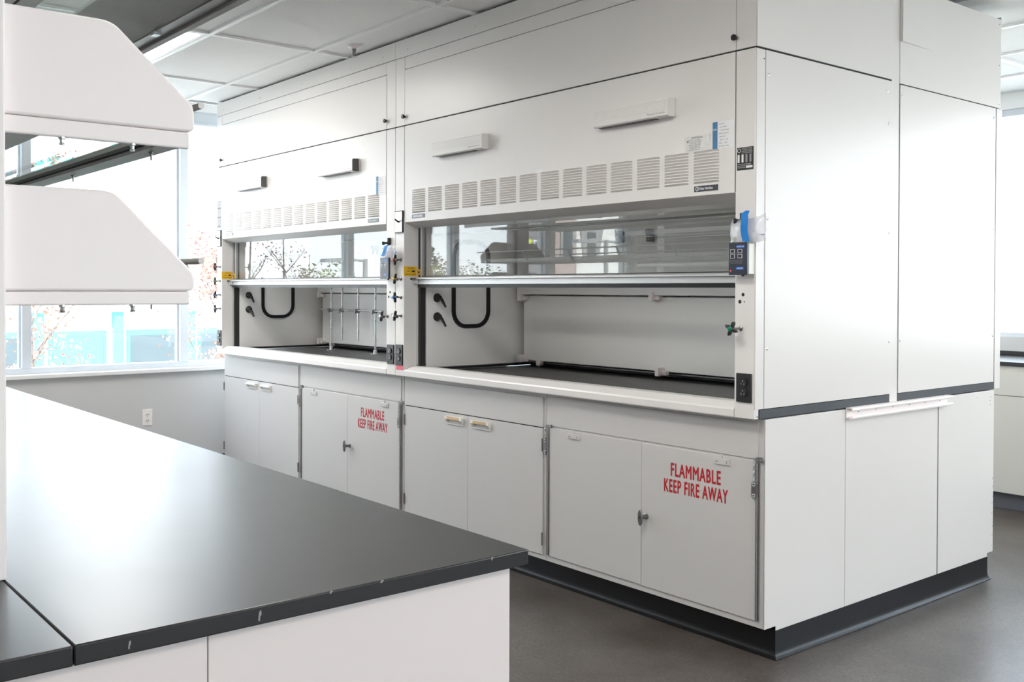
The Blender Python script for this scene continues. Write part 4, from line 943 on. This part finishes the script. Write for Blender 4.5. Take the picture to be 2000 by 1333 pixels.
# shrubs mirrored in the near hood's sash
bush(-24, -14.9, 2.2, 1.05, 'leaf_olive', 'yellow-green bush at the edge of the near hood reflection', 8, 1200)
bush(-32, -20.9, 2.6, 1.0, 'leaf_red', 'russet bush behind the yellow-green one in the near hood reflection', 9, 800)
bush(-28, -18.0, 2.2, 1.1, 'leaf_green', 'mid-green bush in the near hood reflection', 10, 900)
for k, (x, y_, tp, rr_) in enumerate(((-21, -13.8, 2.0, .8), (-24.5, -17.0, 2.1, .9), (-18.5, -13.0, 1.8, .8), (-26.5, -19.8, 1.9, .8))):
    bush(x, y_, tp, rr_, 'leaf_grey', ['grey twiggy shrub beside the window post in the near hood reflection', 'second grey twiggy shrub in the near hood reflection', 'grey shrub below the reflected shelf end', 'grey shrub before the dark sign wall in the reflection'][k], 20 + k, 900, .10, 'shrub')
for k, (x, y_, tp) in enumerate(((-14, -9.1, 1.68), (-14, -10.1, 1.72), (-12, -8.05, 1.62))):
    bush(x, y_, tp, .42, 'blossom', ['white blossoming shrub in the middle of the near hood reflection', 'white blossoming shrub nearest the sign wall in the reflection', 'white blossoming shrub closest to the window in the near hood reflection'][k], 30 + k, 300, .08, 'shrub')
# trees outside the visible window
tree(-16, 1.4, 3.6, 1.6, 'leaf_red', 240, .06, 'bare tree with reddish buds outside the window below the lower shelf cap', 40)
tree(-15, 4.4, 3.0, 1.6, 'leaf_red', 420, .06, 'branching tree with reddish leaves outside, next to the far hood post', 41)
tree(-18, -.2, 2.6, 1.3, 'leaf_grey', 140, .06, 'thin bare tree outside the window pane nearest the shelf post', 42)
tree(-2, 17, 3.0, 2.0, 'leaf_olive', 500, .08, 'pale tree outside the far window beyond the island', 43, False)
bush(1.0, 15, 1.3, 1.5, 'leaf_green', 'green bush outside the far window above the counter', 44, 700)
# white building with dark sign wall and brick bay
bd = thing('building', (-32, -34, GZ), 'white building with window niches, brick bay and dark sign wall, in the sash reflection', 'building')
obj('sign_wall', B(-31.5, -31.0, -26.3, -24.55, GZ, 9.0), 'facade_grey', bd)
obj('brick_bay', B(-31.8, -31.3, -28.2, -26.9, GZ, 9.0), 'facade_brick', bd)
obj('link_wall', B(-32.2, -31.8, -28.2, -26.0, GZ, 9.0), 'facade_teal', bd)
wb_ = obj('wall', B(-36, -31.9, -62, -28.2, GZ, 9.0), 'facade_white', bd)
for zz in (-2.9, .15, 2.75, 5.4):
    for k in range(11):
        yy = -29.2 - 2.3 * k
        f = obj('window', MB().prism([(yy, zz), (yy - .95, zz), (yy - 1.25, zz + 1.5), (yy + .25, zz + 1.5)], 'x', -31.93, -31.86), 'lamp_grey', bd)
        obj('pane', B(-31.87, -31.845, yy - .75, yy - .2, zz + .1, zz + 1.3), 'facade_window', f)
    f = obj('window', B(-31.33, -31.26, -28.0, -27.2, zz, zz + 1.4), 'lamp_grey', bd); obj('pane', B(-31.27, -31.24, -27.9, -27.35, zz + .1, zz + 1.3), 'facade_window', f)
sg = obj('sign', MB().prism([(-24.76, 3.75), (-25.26, 3.45), (-24.76, 3.15)], 'x', -31.0, -30.9), 'lime', bd)
obj('lettering', text_mb('OMZ', -26.05, 3.10, .74, .42, -30.97, '+x', bold=.03), 'white_ink', bd)
# low white and teal building opposite the visible window
bd = thing('building', (-34, 8, GZ), 'low white and teal building across the street, seen through the window', 'building')
obj('wall', B(-42, -34, -2, 22, GZ, .55), 'facade_white', bd)
obj('roof', B(-42.2, -33.6, -2.2, 22.2, .55, .95), 'facade_white', bd)
for k in range(9):
    y0 = -1.4 + 2.6 * k
    f = obj('window', B(-34.02, -33.94, y0, y0 + 1.9, -2.6, -.1), 'facade_teal', bd); obj('pane', B(-33.95, -33.92, y0 + .12, y0 + 1.78, -2.4, -.3), 'facade_window' if k % 3 else 'facade_teal', f)
    obj('fin', B(-34.1, -33.7, y0 + 2.1, y0 + 2.4, GZ, .55), 'facade_teal', bd)
# street lamps
for lx, ly, lz, lab, two in ((-22, -11.5, 2.2, 'single-arm street lamp at the edge of the far hood reflection', 0), (-20, -18.9, 2.9, 'two-armed street lamp before the white building in the reflection', 1)):
    t_ = thing('street_lamp', (lx, ly, GZ), lab, 'street lamp')
    obj('pole', MB().cyl((lx, ly, GZ), (lx, ly, lz), .10, .07, n=10), 'lamp_grey', t_)
    for s in ((1, -1) if two else (1,)):
        obj('arm', MB().tube([(lx, ly, lz - .05), (lx, ly + s * .9, lz - .02)], .035, 8), 'lamp_grey', t_)
        obj('lamp_head', MB().prism([(ly + s * .5, lz - .10), (ly + s * 1.35, lz - .12), (ly + s * 1.3, lz - .02), (ly + s * .6, lz + .03)], 'x', lx - .16, lx + .16), 'lamp_grey', t_)
